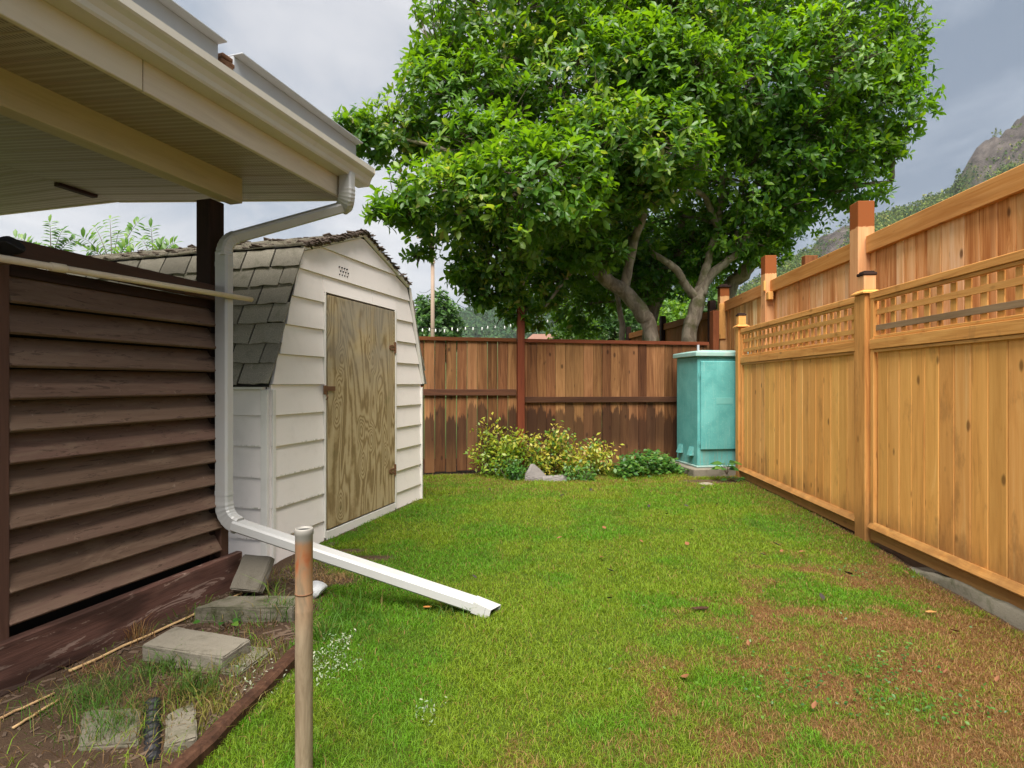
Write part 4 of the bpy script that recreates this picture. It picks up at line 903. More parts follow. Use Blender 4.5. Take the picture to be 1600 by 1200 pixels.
big_tree('ovate_leaf_tree', 'dark green spreading tree on a mossy forked trunk, at the right behind the fence', LB, 9500, LEAF_B, .130, [
    ([grounded(P(1072, 600, 9.4)), P(1076, 535, 9.4), P(1084, 495, 9.4), P(1092, 462, 9.4), P(1098, 440, 9.4), P(1108, 400, 9.3), P(1122, 350, 9.2), P(1128, 290, 9.1), P(1125, 240, 9.0)], [.16, .135, .125, .115, .085, .065, .055, .045, .03]),
    ([P(1094, 460, 9.4), P(1110, 430, 9.35), P(1136, 408, 9.3), P(1160, 385, 9.2), P(1180, 330, 9.1)], [.095, .080, .065, .05, .035]),
    ([P(1090, 466, 9.4), P(1072, 448, 9.3), P(1060, 425, 9.2), P(1035, 405, 9.1), P(1020, 395, 9.1), P(1012, 375, 9.0)], [.075, .065, .06, .05, .045, .03]),
    ([P(1120, 355, 9.2), P(1108, 320, 9.0), P(1090, 300, 8.9), P(1050, 290, 8.8)], [.05, .045, .04, .025]),
    ([grounded(P(1100, 600, 10.2)), P(1135, 470, 10.2), P(1160, 430, 10.1), P(1180, 400, 10.0), P(1200, 360, 9.8), P(1205, 330, 9.6), P(1255, 310, 9.4), P(1300, 298, 9.3), P(1340, 290, 9.2), P(1392, 284, 9.1)], [.16, .13, .125, .115, .10, .09, .07, .055, .045, .022]),
    ([P(1205, 325, 9.6), P(1215, 270, 9.5), P(1235, 200, 9.3), P(1270, 120, 9.2)], [.08, .06, .045, .03]),
    ([P(1198, 320, 9.0), P(1205, 290, 8.9), P(1222, 262, 8.8)], [.020, .018, .012]), ([P(1293, 262, 8.7), P(1300, 225, 8.6), P(1304, 205, 8.6)], [.022, .020, .014])], BARK, TPL, tuple(grounded(P(1072, 600, 9.4))), 8)

# ------------------------------------------------------------------ other plants
def ellipsoid_tree(name, label, cat, c, R, n, m, ls, trunk_r=.12, tpl=TPL_S, low=0., cl=5, group=None):
    t = thing(name, (c[0], c[1], low), label, cat, group); c = np.array(c); R = np.array(R)
    u = norm(rng.normal(0, 1, (n, 3))); r_ = rng.uniform(.35, 1.05, n) ** .6 * (1 + .13 * np.sin(u[:, 0] * 7) * np.sin(u[:, 2] * 8 + 1))
    p, d_, nh = whorls(c + u * R * r_[:, None], u * .8 + np.array((0, 0, .5)) + rng.normal(0, .3, (n, 3)), cl, .0, 1.)
    foliage('crown', t, m, p, d_, nh, ls * rng.uniform(.6, 1.2, len(p)), rng.uniform(0, .99, len(p)), tpl)
    mb = MB(); limb(mb, [(c[0], c[1], low - .1), (c[0] + .02, c[1], c[2] - R[2] * .4), (c[0], c[1], c[2] + R[2] * .5)], [trunk_r, trunk_r * .8, trunk_r * .2], 8); mb.obj('trunk', DBARK, t, None, True); return t
q = P(678, 505, 45); ellipsoid_tree('round_tree', 'round dark green tree beside the wooden utility pole', 'tree', (q.x, 46, 5.6), (2.05, 2.0, 3.0), 1500, LEAF_F, .42, .2)
q = P(645, 520, 47); ellipsoid_tree('round_tree', 'green tree just over the shed roof edge, left of the utility pole', 'tree', (q.x - .8, 48, 4.2), (2.2, 2.0, 2.6), 1000, LEAF_F, .42, .2)
q = P(895, 560, 13); ellipsoid_tree('hedge_tree', 'light green columnar hedge tree peeping over the back fence', 'tree', (q.x, 13, 1.75), (.62, .6, 1.45), 1400, LEAF_L, .10, .06)
q = P(960, 560, 14.5); ellipsoid_tree('hedge_tree', 'dark green dense bush in the shade behind the leaning trunk', 'tree', (q.x, 14.5, 1.9), (1.0, .9, 1.6), 1500, LEAF_F, .13, .08)
q = P(1060, 560, 16); ellipsoid_tree('hedge_tree', 'bright green bush seen between the forked trunks', 'tree', (q.x - .1, 16.5, 2.2), (1.3, 1.0, 1.5), 1200, LEAF_L, .15, .08)
q = P(1100, 500, 19); ellipsoid_tree('backdrop_tree', 'dark tree filling the gap behind the spreading tree', 'tree', (q.x - 1.2, 20, 4.6), (2.3, 1.8, 2.6), 1500, LEAF_F, .26, .16)

def shrub(name, label, base, n_st, hgt, spread, m, ls, dens, cat='shrub', tpl=TPL_S, stem=.004, bias=(0, 0), group=None):
    t = thing(name, base, label, cat, group); mb = MB(); ps, ds, ns = [], [], []
    for i in range(n_st):
        a = random.uniform(0, 6.28); r_ = spread * random.uniform(.1, 1) ** .7; h = hgt * random.choice((.35, .5, .7, .85, 1.0, 1.25)) * random.uniform(.8, 1.1) * (1 - .35 * r_ / spread)
        b = Vector(base) + Vector((math.cos(a) * r_ * .25, math.sin(a) * r_ * .15, -.02)); e = Vector(base) + Vector((math.cos(a) * r_ + bias[0], math.sin(a) * r_ * .55 + bias[1], h)); md = (b + e) / 2 + Vector((0, 0, h * .12))
        mb.tube([b, md, e], [stem, stem * .8, stem * .4], 4, False)
        k_ = dens; tt = rng.uniform(.25, 1.02, k_)[:, None]; b_, m_, e_ = np.array(b), np.array(md), np.array(e)
        pp = b_ * (1 - tt) ** 2 + m_ * 2 * tt * (1 - tt) + e_ * tt ** 2 + rng.normal(0, .03 + spread * .05, (k_, 3)); pp[:, 2] = np.maximum(pp[:, 2], .01)
        ps.append(pp); ds.append(rng.normal(0, 1, (k_, 3)) + np.array((0, -.3, -.1))); ns.append(np.array((0, -.4, 1.)) + rng.normal(0, .4, (k_, 3)))
    mb.obj('stems', TWIG, t)['kind'] = 'stuff'; ps, ds, ns = map(np.concatenate, (ps, ds, ns)); n = len(ps)
    hh = (ps[:, 2] - base[2]) / hgt; rnd = np.clip(rng.uniform(0, .52, n) + .33 * hh, 0, .99)
    foliage('foliage', t, m, ps, ds, ns, ls * rng.uniform(.6, 1.25, n), rnd, tpl); return t
SG = 'shrubs against the back fence'
shrub('low_shrub', 'straggly yellowing shrub at the left, beside the red fence post', tuple(G(790, 742)), 26, .66, .50, LEAF_Y, .060, 58, group=SG)
shrub('low_shrub', 'yellow green shrub in the middle, right behind the grey rocks', tuple(G(855, 742)), 24, .60, .45, LEAF_Y, .060, 58, group=SG)
shrub('low_shrub', 'yellow green shrub at the right, next to the ground cover', tuple(G(915, 742)), 24, .52, .45, LEAF_Y, .060, 58, group=SG)
shrub('leafy_undergrowth', 'dark green leafy undergrowth low at the left of the grey rocks', tuple(G(800, 748)), 20, .26, .30, LEAF_G, .05, 24, 'plant')
shrub('leafy_undergrowth', 'small leafy plant growing low in front of the middle yellow shrub', tuple(G(905, 750)), 18, .22, .26, LEAF_G, .05, 22, 'plant')
n = 1500; t_ = rng.uniform(0, 1, n); q0, q1_ = np.array(G(965, 745)), np.array(G(1065, 736)); pp = q0 + (q1_ - q0) * t_[:, None] + np.c_[rng.normal(0, .06, n), rng.normal(.05, .16, n), np.abs(rng.normal(0, 1, n)) * 0]
hm = .08 + .20 * np.sin(np.clip(t_ * 1.15, 0, 1) * np.pi) ** .7; pp[:, 2] = hm * rng.uniform(.05, 1.1, n)
gc = put('ground_cover', None) if False else None
V, T = leaves_arr(pp, rng.normal(0, 1, (n, 3)) * np.array((1, 1, .35)) + np.array((0, -.3, 0)), np.array((0, -.35, 1.)) + rng.normal(0, .3, (n, 3)), .062 * rng.uniform(.6, 1.2, n), TPL_R)
tag(shift_origin(put('ground_cover', np_mesh('ground_cover', V, T, LEAF_G, attr=np.repeat(rng.uniform(0, .99, n), len(TPL_R[0])), smooth=True))), 'low green leafy ground cover left of the teal cabinet', 'ground cover', kind='stuff')
def broad_plant(base, n, ls, hgt, label, m=LEAF_G, cat='plant'):
    t = thing('leafy_weed', base, label, cat); ms = []
    v, tt = leaf_tpl(.85, .10, .25, ((.12, .55), (.34, 1.0), (.62, .85), (.84, .45))); me = np_mesh('leaf', v, tt, m, attr=np.full(len(v), .1), smooth=True); mb = MB()
    for i in range(n):
        a = i * 2.4 + random.uniform(-.3, .3); r_ = random.uniform(.02, .12); p = Vector(base) + Vector((math.cos(a) * r_, math.sin(a) * r_ * .7, hgt * random.uniform(.4, 1.)))
        mb.tube([Vector(base), (Vector(base) + p) / 2 + Vector((0, 0, .02)), p], .0025, 4, False)
        y = Vector((math.cos(a), math.sin(a), .1)).normalized(); M = Matrix.Identity(4); z = Vector((0, -.35, 1)); x = y.cross(z).normalized(); z = x.cross(y); s = ls * random.uniform(.7, 1.15)
        for k_ in range(3): M[k_][0] = x[k_] * s; M[k_][1] = y[k_] * s; M[k_][2] = z[k_] * s; M[k_][3] = p[k_]
        put('leaf', me, t, M)
    mb.obj('stems', TWIG, t); return t
broad_plant(tuple(P(1136, 742, 7.05) * 1.0), 13, .115, .17, 'broad leafed green weed at the foot of the teal cabinet')
broad_plant(tuple(G(1150, 752)), 7, .07, .05, 'small round leafed weed beside the end fence post')
broad_plant(tuple(G(352, 982)), 6, .035, .05, 'tiny yellow green seedling beside the concrete slab')
# pinnate shoots beyond the screen
def shoot(base, tips, label):
    t = thing('leafy_shoot', base, label, 'plant', 'leafy shoots beyond the screen'); mb = MB(); ps, ds, ns = [], [], []
    hub = Vector(tips[0]) * .25 + Vector(base) * .75 + Vector((0, 0, 1.2)); hub = Vector((base[0], base[1], min(q[2] for q in tips) - .25))
    mb.tube([Vector(base) - Vector((0, 0, .1)), (Vector(base) + hub) / 2 + Vector((.03, 0, 0)), hub], [.03, .024, .014], 6)
    for q in tips:
        e = Vector(q); md = (hub + e) / 2 + Vector((0, 0, .14)); Q = bez(hub, md, e, 12); mb.tube(Q, [.010 - .0007 * i for i in range(13)], 4, False)
        for i in range(3, 13):
            tan = (Q[i] - Q[i - 1]).normalized(); sd2 = tan.cross(Vector((0, -1, .2))).normalized()
            for s in (-1, 1):
                ps.append(tuple(Q[i])); ds.append(tuple(sd2 * s + tan * .55 + Vector((random.uniform(-.2, .2), random.uniform(-.3, .3), -.12)))); ns.append((random.uniform(-.3, .3), -.5 + random.uniform(-.3, .3), 1))
        ps.append(tuple(e)); ds.append(tuple(Q[-1] - Q[-2])); ns.append((0, -.4, 1))
    mb.obj('stems', TWIG, t); n = len(ps); foliage('foliage', t, LEAF_L, np.array(ps), np.array(ds), np.array(ns), .135 * rng.uniform(.7, 1.15, n), rng.uniform(.1, .95, n), leaf_tpl(.36, .08, .25), False)
for lab, bx_, tips in (('leafy shoot with long leaflets, leftmost above the brown screen', 80, ((25, 372), (42, 385), (78, 348), (98, 360), (116, 375), (100, 392))),
                 ('tall leafy shoot with long leaflets above the middle of the brown screen', 175, ((130, 372), (148, 355), (172, 343), (185, 365), (215, 348), (205, 380), (140, 392))),
                 ('leafy shoot with long leaflets just above the shed roof ridge', 240, ((222, 375), (236, 356), (255, 378), (272, 380), (262, 394)))):
    q = P(bx_, 600, 7.6); shoot((q.x, q.y, 0), [tuple(P(a, b_, 7.6 + random.uniform(-.3, .3))) for a, b_ in tips], lab)

def tuft(base, n, hgt, rad, label, colr, lean=1.0, name='grass_tuft', wid=.0035, vary=.35):
    x = base[0] + rng.normal(0, rad, n); y = base[1] + rng.normal(0, rad * .8, n); c = np.array(colr)[None] * rng.uniform(1 - vary, 1 + vary, (n, 1)); yel = rng.uniform(0, 1, n) < .15; c[yel] = np.array((.26, .20, .07))
    V, T, C = blades(x, y, hgt * rng.uniform(.4, 1.1, n), np.full(n, wid), c, lean, np.full(n, base[2]) + gz(x, y), .3)
    tag(shift_origin(put(name, np_mesh(name, V, T, GRASS, colr=C))), label, 'grass tuft')
GR = (.075, .17, .02)
tuft(G(438, 968), 170, .17, .045, 'tall grass tuft on the concrete beside the leaning paver', GR)
tuft(G(428, 950), 16, .30, .025, 'few long arching grass blades in front of the leaning paver', (.12, .20, .03), .8, wid=.006)
tuft(G(395, 962), 160, .11, .09, 'grass spilling over the front of the long mossy block', GR, 1.0)
tuft(G(330, 965), 120, .09, .07, 'short green grass behind the pale concrete slab', GR, 1.0)
tuft(G(265, 1050), 160, .10, .06, 'grass clump under the front left corner of the pale slab', (.07, .14, .02), 1.1)
tuft(G(250, 1095), 200, .06, .07, 'brown dead grass heap above the drain hose', (.16, .095, .045), 1.6, wid=.003)
tuft(G(305, 1085), 190, .13, .045, 'shaggy grass tuft hanging against the pale concrete slab', (.07, .13, .02), 1.1)
tuft(G(225, 1060), 120, .09, .05, 'feathery green tuft left of the pale concrete slab', (.060, .13, .018), 1.1, wid=.002)
tuft(G(140, 1100), 420, .12, .09, 'soft feathery green weed clump at the lower left corner', (.062, .15, .016), 1.2, wid=.002)
tuft(G(175, 1140), 320, .11, .07, 'soft feathery green clump beside the sunken concrete block', (.062, .15, .016), 1.2, wid=.002)
tuft(G(395, 1035), 260, .07, .10, 'yellowing grass clump between the slab and the dark timber', (.16, .17, .03), 1.1)
tuft(G(330, 1110), 300, .08, .09, 'dull yellow grass clump left of the dark timber', (.17, .16, .03), 1.1)
tuft(G(500, 995), 170, .13, .05, 'arching green grass clump right behind the steel pipe', GR, 1.1)
tuft(G(545, 955), 160, .12, .07, 'green grass clump under the downspout by the dead grass', GR, 1.0)
tuft(G(590, 905), 150, .12, .07, 'green grass clump behind the downspout by the bare soil', GR, 1.0)
tuft(G(700, 960), 90, .09, .07, 'dark grass fringe by the open end of the downspout', GR, 1.0)
tuft(G(400, 905, -.05), 50, .10, .05, 'sparse grass under the corner of the shed', GR, 1.0)
tuft(G(515, 905), 480, .06, .10, 'mat of dead straw coloured grass under the downspout', (.30, .19, .085), 1.8, wid=.003)
tuft(G(150, 1052), 110, .07, .05, 'dry brown weed stalks on the soil near the cane', (.22, .12, .06), 1.4, wid=.003)
tuft(G(210, 1000), 70, .11, .04, 'dry rusty grass against the peeling base board', (.28, .15, .055), .9, wid=.003)
tuft(G(275, 945), 60, .10, .03, 'dry straw grass against the right end of the base board', (.30, .19, .08), .9, wid=.003)
for (px, py), n, r_, lab in (((508, 1040), 300, .075, 'silver leaved plant patch right behind the steel pipe'), ((533, 1008), 70, .03, 'small silver leaved sprig on the lawn behind the steel pipe'), ((395, 1075), 80, .05, 'silver leaved runner along the dark timber'), ((667, 1126), 50, .03, 'silver leaved sprig at the bottom of the lawn')):
    b_ = np.array(G(px, py)); p = b_ + np.c_[rng.normal(0, r_, n), rng.normal(0, r_ * 1.2, n), np.abs(rng.normal(.02, .02, n))]; p[:, 2] += gz(p[:, 0], p[:, 1]) 
    V, T = leaves_arr(p, rng.normal(0, 1, (n, 3)) + np.array((0, 0, .3)), np.array((0, -.3, 1.)) + rng.normal(0, .5, (n, 3)), .014 * rng.uniform(.5, 1.3, n), leaf_tpl(.42, .06, .3))
    tag(shift_origin(put('silver_plant', np_mesh('silver_plant', V, T, LEAF_W, attr=np.repeat(rng.uniform(0, .99, n), 8), smooth=True))), lab, 'plant')
# clover-like weeds in the dry part of the lawn
n = 900; cpx = np.concatenate([rng.normal(a, s, k_) for a, s, k_ in ((1390, 40, 150), (1360, 60, 90), (1240, 60, 120), (1480, 60, 120), (1350, 25, 120), (1180, 160, 120))]); cpy = np.concatenate([rng.normal(a, s, k_) for a, s, k_ in ((1045, 18, 150), (1085, 22, 90), (1075, 22, 120), (1110, 15, 120), (890, 8, 120), (960, 60, 120))])
gx = np.array([tuple(G(a, b_)) for a, b_ in zip(cpx, np.maximum(cpy, 760))]); ok = lawn(gx[:, 0], gx[:, 1]) > .5; gx = gx[ok]; gx[:, 2] = gz(gx[:, 0], gx[:, 1]) + rng.uniform(.012, .04, len(gx)); n = len(gx)
V, T = leaves_arr(gx, rng.normal(0, 1, (n, 3)) * np.array((1, 1, .2)), np.array((0, -.2, 1.)) + rng.normal(0, .3, (n, 3)), .014 * rng.uniform(.5, 1.4, n), TPL_R)
tag(put('clover', np_mesh('clover', V, T, LEAF_G, attr=np.repeat(rng.uniform(0, .99, n), len(TPL_R[0])))), 'scattered small round green weeds in the dry grass', 'weeds', kind='stuff')
# sparse blades and litter on the bare soil
n = 16000; x = rng.uniform(-2.4, -.75, n); y = rng.uniform(1.7, 4.4, n); inside = (x - (SCR.x + .305 * (y - 3.37)) > .06) & (rng.uniform(0, 1, n) < (1 - lawn(x, y)) * ss(fbm(x, y, 5, 3, 33), .42, .70) * (.30 + ss(x - left_edge(y), -.5, 0)))
x, y = x[inside], y[inside]; r = rng.uniform(0, 1, (len(x), 5)); c = grass_color(x, y, r); c[r[:, 0] < .55] = np.array((.20, .12, .05))
V, T, C = blades(x, y, .02 + .05 * r[:, 3], np.full(len(x), .003), c, 1.3); tag(put('soil_grass', np_mesh('soil_grass', V, T, GRASS, colr=C)), 'thin dry grass on the bare soil by the screen', 'grass', kind='stuff')
mb = MB()
for i in range(2600):
    y = random.uniform(1.7, 4.3); x = random.uniform(SCR.x + .305 * (y - 3.37) + .08, float(left_edge(np.array(y))) + .1); s = random.uniform(.003, .013) * random.choice((.7, 1, 1, 1.4))
    mb.cbox((0, 0, 0), (s * random.choice((1, 1.5, 2.5, 6)), s * random.uniform(.3, 1), s * .4), s * .1, Matrix.Translation((x, y, float(gz(np.array(x), np.array(y))) + s * .2)) @ Matrix.Rotation(random.uniform(0, 3.1), 4, 'Z') @ Matrix.Rotation(random.uniform(-.5, .5), 4, 'X'))
tag(mb.obj('soil_litter', paint('soil_crumbs', (.11, .072, .048), .95, (.03, .02, .014), .6)), 'crumbs of earth and chips on the bare soil', 'soil litter', kind='stuff')

# ------------------------------------------------------------------ odds and ends on the ground
def block(name, label, corners, z0, z1, m=CONC, cat='block', rot=None):
    """corners: four ground points, clockwise"""
    cs = [Vector(q) for q in corners]; bm = bmesh.new(); lo = [bm.verts.new((q.x, q.y, z0)) for q in cs]; hi = [bm.verts.new((q.x, q.y, z1)) for q in cs]
    for f in ([lo[3], lo[2], lo[1], lo[0]], hi, *[[lo[i], lo[(i + 1) % 4], hi[(i + 1) % 4], hi[i]] for i in range(4)]): bm.faces.new(f)
    bmesh.ops.recalc_face_normals(bm, faces=bm.faces); bmesh.ops.subdivide_edges(bm, edges=bm.edges, cuts=5, use_grid_fill=True)
    bmesh.ops.bevel(bm, geom=[e for e in bm.edges if len(e.link_faces) == 2 and e.calc_face_angle() > .5], offset=.006, segments=2, affect='EDGES')
    for v_ in bm.verts: v_.co += Vector((random.uniform(-1, 1), random.uniform(-1, 1), random.uniform(-1, 1))) * .0018
    me = bpy.data.meshes.new(name); bm.to_mesh(me); bm.free(); me.materials.append(m); o = shift_origin(put(name, me)); tag(o, label, cat); return o
block('concrete_slab', 'pale rectangular concrete slab lying on the soil near the screen', [(-1.608, 2.468), (-1.569, 2.657), (-1.158, 2.524), (-1.194, 2.353)][::1] and [(-1.608, 2.468, 0), (-1.569, 2.657, 0), (-1.158, 2.524, 0), (-1.194, 2.353, 0)], -.03, .07)
block('concrete_slab', 'wider broken concrete piece under the right end of the pale slab', [(-1.45, 2.40, 0), (-1.32, 2.62, 0), (-1.07, 2.56, 0), (-1.12, 2.33, 0)], -.04, .012, MOSSC)
block('concrete_block', 'long concrete block half grown over by grass, below the leaning paver', [(-1.60, 2.86, 0), (-1.50, 3.02, 0), (-1.12, 3.03, 0), (-1.10, 2.86, 0)], -.02, .075, MOSSC)
block('concrete_block', 'sunken concrete block at the bottom left, left of the black hose', [(-1.42, 1.86, 0), (-1.56, 2.07, 0), (-1.365, 2.09, 0), (-1.235, 1.88, 0)], -.06, .012, MOSSC)
block('concrete_block', 'sunken concrete block at the bottom left, right of the black hose', [(-1.13, 1.85, 0), (-1.235, 2.03, 0), (-1.18, 2.12, 0), (-1.05, 1.90, 0)], -.06, .022, MOSSC)
o = block('leaning_paver', 'grey paver tipped up against the corner of the shed', [(-.095, -.10, 0), (-.095, .10, 0), (.095, .10, 0), (.095, -.10, 0)], -.025, .025, CONC, 'paver')
o.matrix_basis = Matrix.Translation((-1.475, 3.27, .10)) @ Matrix.Rotation(-.25, 4, 'Z') @ Matrix.Rotation(.95, 4, 'X')
tag(lump('white_stone', paint('white_plaster', (.70, .70, .71), .7, (.4, .4, .4), .3), G(492, 930) + Vector((0, 0, .03)), (.15, .11, .10), 8), 'rounded white stone in the grass behind the steel pipe', 'stone')
tag(lump('black_stone', BLACK, G(392, 928) + Vector((0, 0, .02)), (.06, .05, .05), 5), 'small black lump at the foot of the leaning paver', 'stone')
def hull_rock(name, label, pts, m):
    bm = bmesh.new()
    for p in pts: bm.verts.new(p)
    r_ = bmesh.ops.convex_hull(bm, input=bm.verts); bmesh.ops.delete(bm, geom=[v_ for v_ in bm.verts if not v_.link_faces], context='VERTS')
    bmesh.ops.bevel(bm, geom=list(bm.edges), offset=.008, segments=1, affect='EDGES'); bmesh.ops.triangulate(bm, faces=bm.faces); bmesh.ops.subdivide_edges(bm, edges=bm.edges, cuts=2, use_grid_fill=True)
    for v_ in bm.verts: v_.co += Vector((random.uniform(-1, 1), random.uniform(-1, 1), random.uniform(-1, 1))) * .003
    me = bpy.data.meshes.new(name); bm.to_mesh(me); bm.free(); me.materials.append(m); tag(shift_origin(put(name, me)), label, 'rock')
q = G(838, 751); hull_rock('grey_rock', 'wedge shaped grey rock in front of the yellowing shrubs', [(q.x + a, q.y + b_, c_) for a, b_, c_ in ((-.15, .0, -.03), (.17, .02, -.03), (-.14, .01, .06), (.13, .03, .05), (-.06, .08, .205), (-.02, .06, .195), (.04, .10, .14), (-.13, .14, .08), (.14, .16, -.03), (-.14, .18, -.03))], ROCK)
q = G(866, 752); hull_rock('grey_rock', 'flat grey stone lying right of the wedge shaped rock', [(q.x + a, q.y + b_, c_) for a, b_, c_ in ((-.14, .0, -.03), (.16, .0, -.03), (-.15, .02, .04), (.16, .02, .055), (.14, .16, .06), (-.13, .15, .045), (-.13, .18, -.03), (.15, .18, -.03))], ROCK)
q = G(1105, 757); tag(lump('grey_rock', CONC, (q.x, q.y, .0), (.22, .12, .05), 29, 3, .5), 'small flat stone in the bare soil before the teal cabinet', 'rock')
# steel standpipe
q = P(475, 824, 1.75); sp2 = thing('steel_pipe', (q.x, q.y, 0), 'rusty steel standpipe sticking up from the lawn in the foreground', 'pipe')
mb = MB(); ro, ri = .0262, .0222; zt = .757; prof_ = [(ro, -.15), (ro, .50), (ro + .0006, .505), (ro, .51), (ro, zt - .022), (ro + .002, zt - .018), (ro + .002, zt - .004), (ro, zt), (ri, zt), (ri, zt - .25)]
S = 24; vs = []; fs = []
for r_, z_ in prof_:
    for i in range(S): vs.append((q.x + r_ * math.cos(i * 2 * math.pi / S), q.y + r_ * math.sin(i * 2 * math.pi / S), z_))
for a in range(len(prof_) - 1):
    for i in range(S): fs.append((a * S + i, a * S + (i + 1) % S, (a + 1) * S + (i + 1) % S, (a + 1) * S + i))
fs.append(tuple((len(prof_) - 1) * S + i for i in range(S)))
me = MB().add([(v_[0] - q.x, v_[1] - q.y, v_[2]) for v_ in vs], fs).mesh('pipe_wall', PIPE, True); put('pipe_wall', me, sp2, Matrix.Translation((q.x, q.y, 0)))
MB().tube([(q.x, q.y, zt - .03), (q.x, q.y, zt - .006)], ri - .0005, 20).obj('painted_mouth_shade', BLACK, sp2)  # black plug put in the bore to imitate shade inside the pipe
MB().tube([(q.x, q.y, .555), (q.x, q.y, .560)], ro + .001, 24).obj('joint_ring', RUST, sp2, None, True)
# dark timber edging and canes
a, b_ = G(250, 1240, .012), G(470, 1018, .012); mb = MB(); pts = [a + (b_ - a) * t for t in np.linspace(0, 1, 14)]
mb.tube([p + Vector((random.uniform(-.004, .004), random.uniform(-.004, .004), random.uniform(-.004, .004))) for p in pts], [random.uniform(.92, 1.08) for _ in pts], 8, True, (.036, .030, .012)); o = mb.obj('timber_edging', RAILTIE); tag(o, 'split dark brown timber edging the lawn beside the steel pipe', 'timber')
for pa, pb, r_, lab in (((108, 1052), (378, 930), .0065, 'long pale cane lying along the foot of the screen'), ((-20, 1135), (85, 1085), .005, 'short reddish cane at the lower left edge'), ((20, 1142), (95, 1095), .005, 'short orange cane end beside the feathery weeds')):
    a, b_ = G(*pa), G(*pb); mb = MB(); pts = [a + (b_ - a) * t for t in np.linspace(0, 1, 9)]; mb.tube([p + Vector((0, 0, float(gz(np.array(p.x), np.array(p.y))) + r_ + .004 + random.uniform(-.002, .002))) for p in pts], r_, 8); tag(mb.obj('cane', CANE, None, None, True), lab, 'cane')
q0 = G(243, 1098, .01); mb = MB(); pts, rr = [], []
for i in range(30): yy_ = q0.y - .011 * i; pts.append(Vector((-.632 * yy_, yy_, .012 - .0010 * i))); rr.append(.028 if i % 3 else .021)
tag(mb.tube(pts, rr, 14).obj('corrugated_hose', BLACK), 'black corrugated drain hose between two sunken concrete blocks', 'hose')
# fallen leaves
v, tt = leaf_tpl(.55, .16, -.25, ((.2, .7), (.45, 1.), (.75, .6))); DL = [np_mesh('fallen_leaf', v * np.array((1, 1, 1 + .8 * q)), tt, LEAF_D, attr=np.full(len(v), a)) for q, a in enumerate((.0,))]
dark = np_mesh('fallen_leaf', v * np.array((1, 1, 1.6)), tt, paint('dark_dead_leaf', (.030, .022, .018), .8), None); oran = np_mesh('fallen_leaf', v * np.array((1.2, 1, 1.)), tt, paint('orange_dead_leaf', (.20, .080, .030), .8, (.10, .04, .02)), None); brn = np_mesh('fallen_leaf', v * np.array((.8, 1, 1.3)), tt, paint('brown_dead_leaf', (.20, .080, .035), .8), None)
MARKS = [('the downspout end', 770, 955), ('the teal cabinet', 1090, 745), ('the grey rocks', 850, 752), ('the shed door', 560, 820), ('the middle cedar post', 1356, 838), ('the concrete kerb', 1560, 960), ('the long bark chip', 1095, 957), ('the steel pipe', 475, 1205), ('the bottom right lawn corner', 1600, 1200), ('the red fence post', 812, 742)]
ORD = ['nearest', 'second nearest', 'third nearest', 'fourth nearest', 'fifth nearest']; USED = set()
def leaf_label(base, px, py, spots):     # say which leaf by its rank from the closest landmark
    p = G(px, py)
    for nm, mx_, my_ in sorted(MARKS, key=lambda q: (G(q[1], q[2]) - p).length):
        rank = sum((G(a, b_) - G(mx_, my_)).length < (p - G(mx_, my_)).length - 1e-6 for a, b_ in spots)
        if rank < 5:
            return f'{base} on the lawn, {ORD[rank]} to {nm}'
    return base + ' on the lawn'
for me, size, lab, spots in ((oran, .048, 'small orange dead leaf lying on the lawn', ((946, 830), (1004, 851), (1076, 858), (829, 861), (943, 875), (1248, 867), (804, 1037), (1069, 1064), (1217, 919), (1221, 868), (700, 775))),
    (dark, .052, 'small dark curled dead leaf lying on the lawn', ((1042, 807), (1076, 794), (874, 779), (921, 771), (745, 911), (948, 942), (961, 897), (1219, 858), (1197, 875), (1333, 898), (1287, 946), (1120, 790), (723, 757), (765, 770), (1015, 797), (1095, 766))),
    (brn, .052, 'small brown dead leaf lying on the lawn', ((1078, 833), (687, 950), (1556, 1072), (1345, 1066), (1170, 1020), (1420, 890), (870, 846), (1500, 985), (1270, 1120), (1475, 1060)))):
    for px, py in spots:
        lab2 = leaf_label(lab.replace(' lying on the lawn', '').replace('small ', ''), px, py, spots)
        g = G(px, py); o = put('fallen_leaf', me, None, Matrix.Translation((g.x, g.y, float(gz(np.array(g.x), np.array(g.y))) + .026)) @ Matrix.Rotation(random.uniform(0, 6.28), 4, 'Z') @ Matrix.Rotation(random.uniform(-.5, .5), 4, 'Y') @ Matrix.Scale(size * random.uniform(.7, 1.2), 4)); tag(o, lab2, 'leaf', 'fallen leaves on the lawn')
for (px, py), s, lab, m_ in (((1095, 957), (.11, .035, .014), 'long brown bark chip on the green lawn', RAILTIE), ((1454, 953), (.065, .03, .012), 'orange wood chip in the dry grass by the kerb', CEDAR_TRIM), ((668, 953), (.05, .02, .01), 'orange bark flake by the open end of the downspout', PINK_RAIL)):
    g = G(px, py); tag(lump('bark_chip', m_, (g.x, g.y, float(gz(np.array(g.x), np.array(g.y))) + .024), s, px, 2, 1.), lab, 'bark chip')

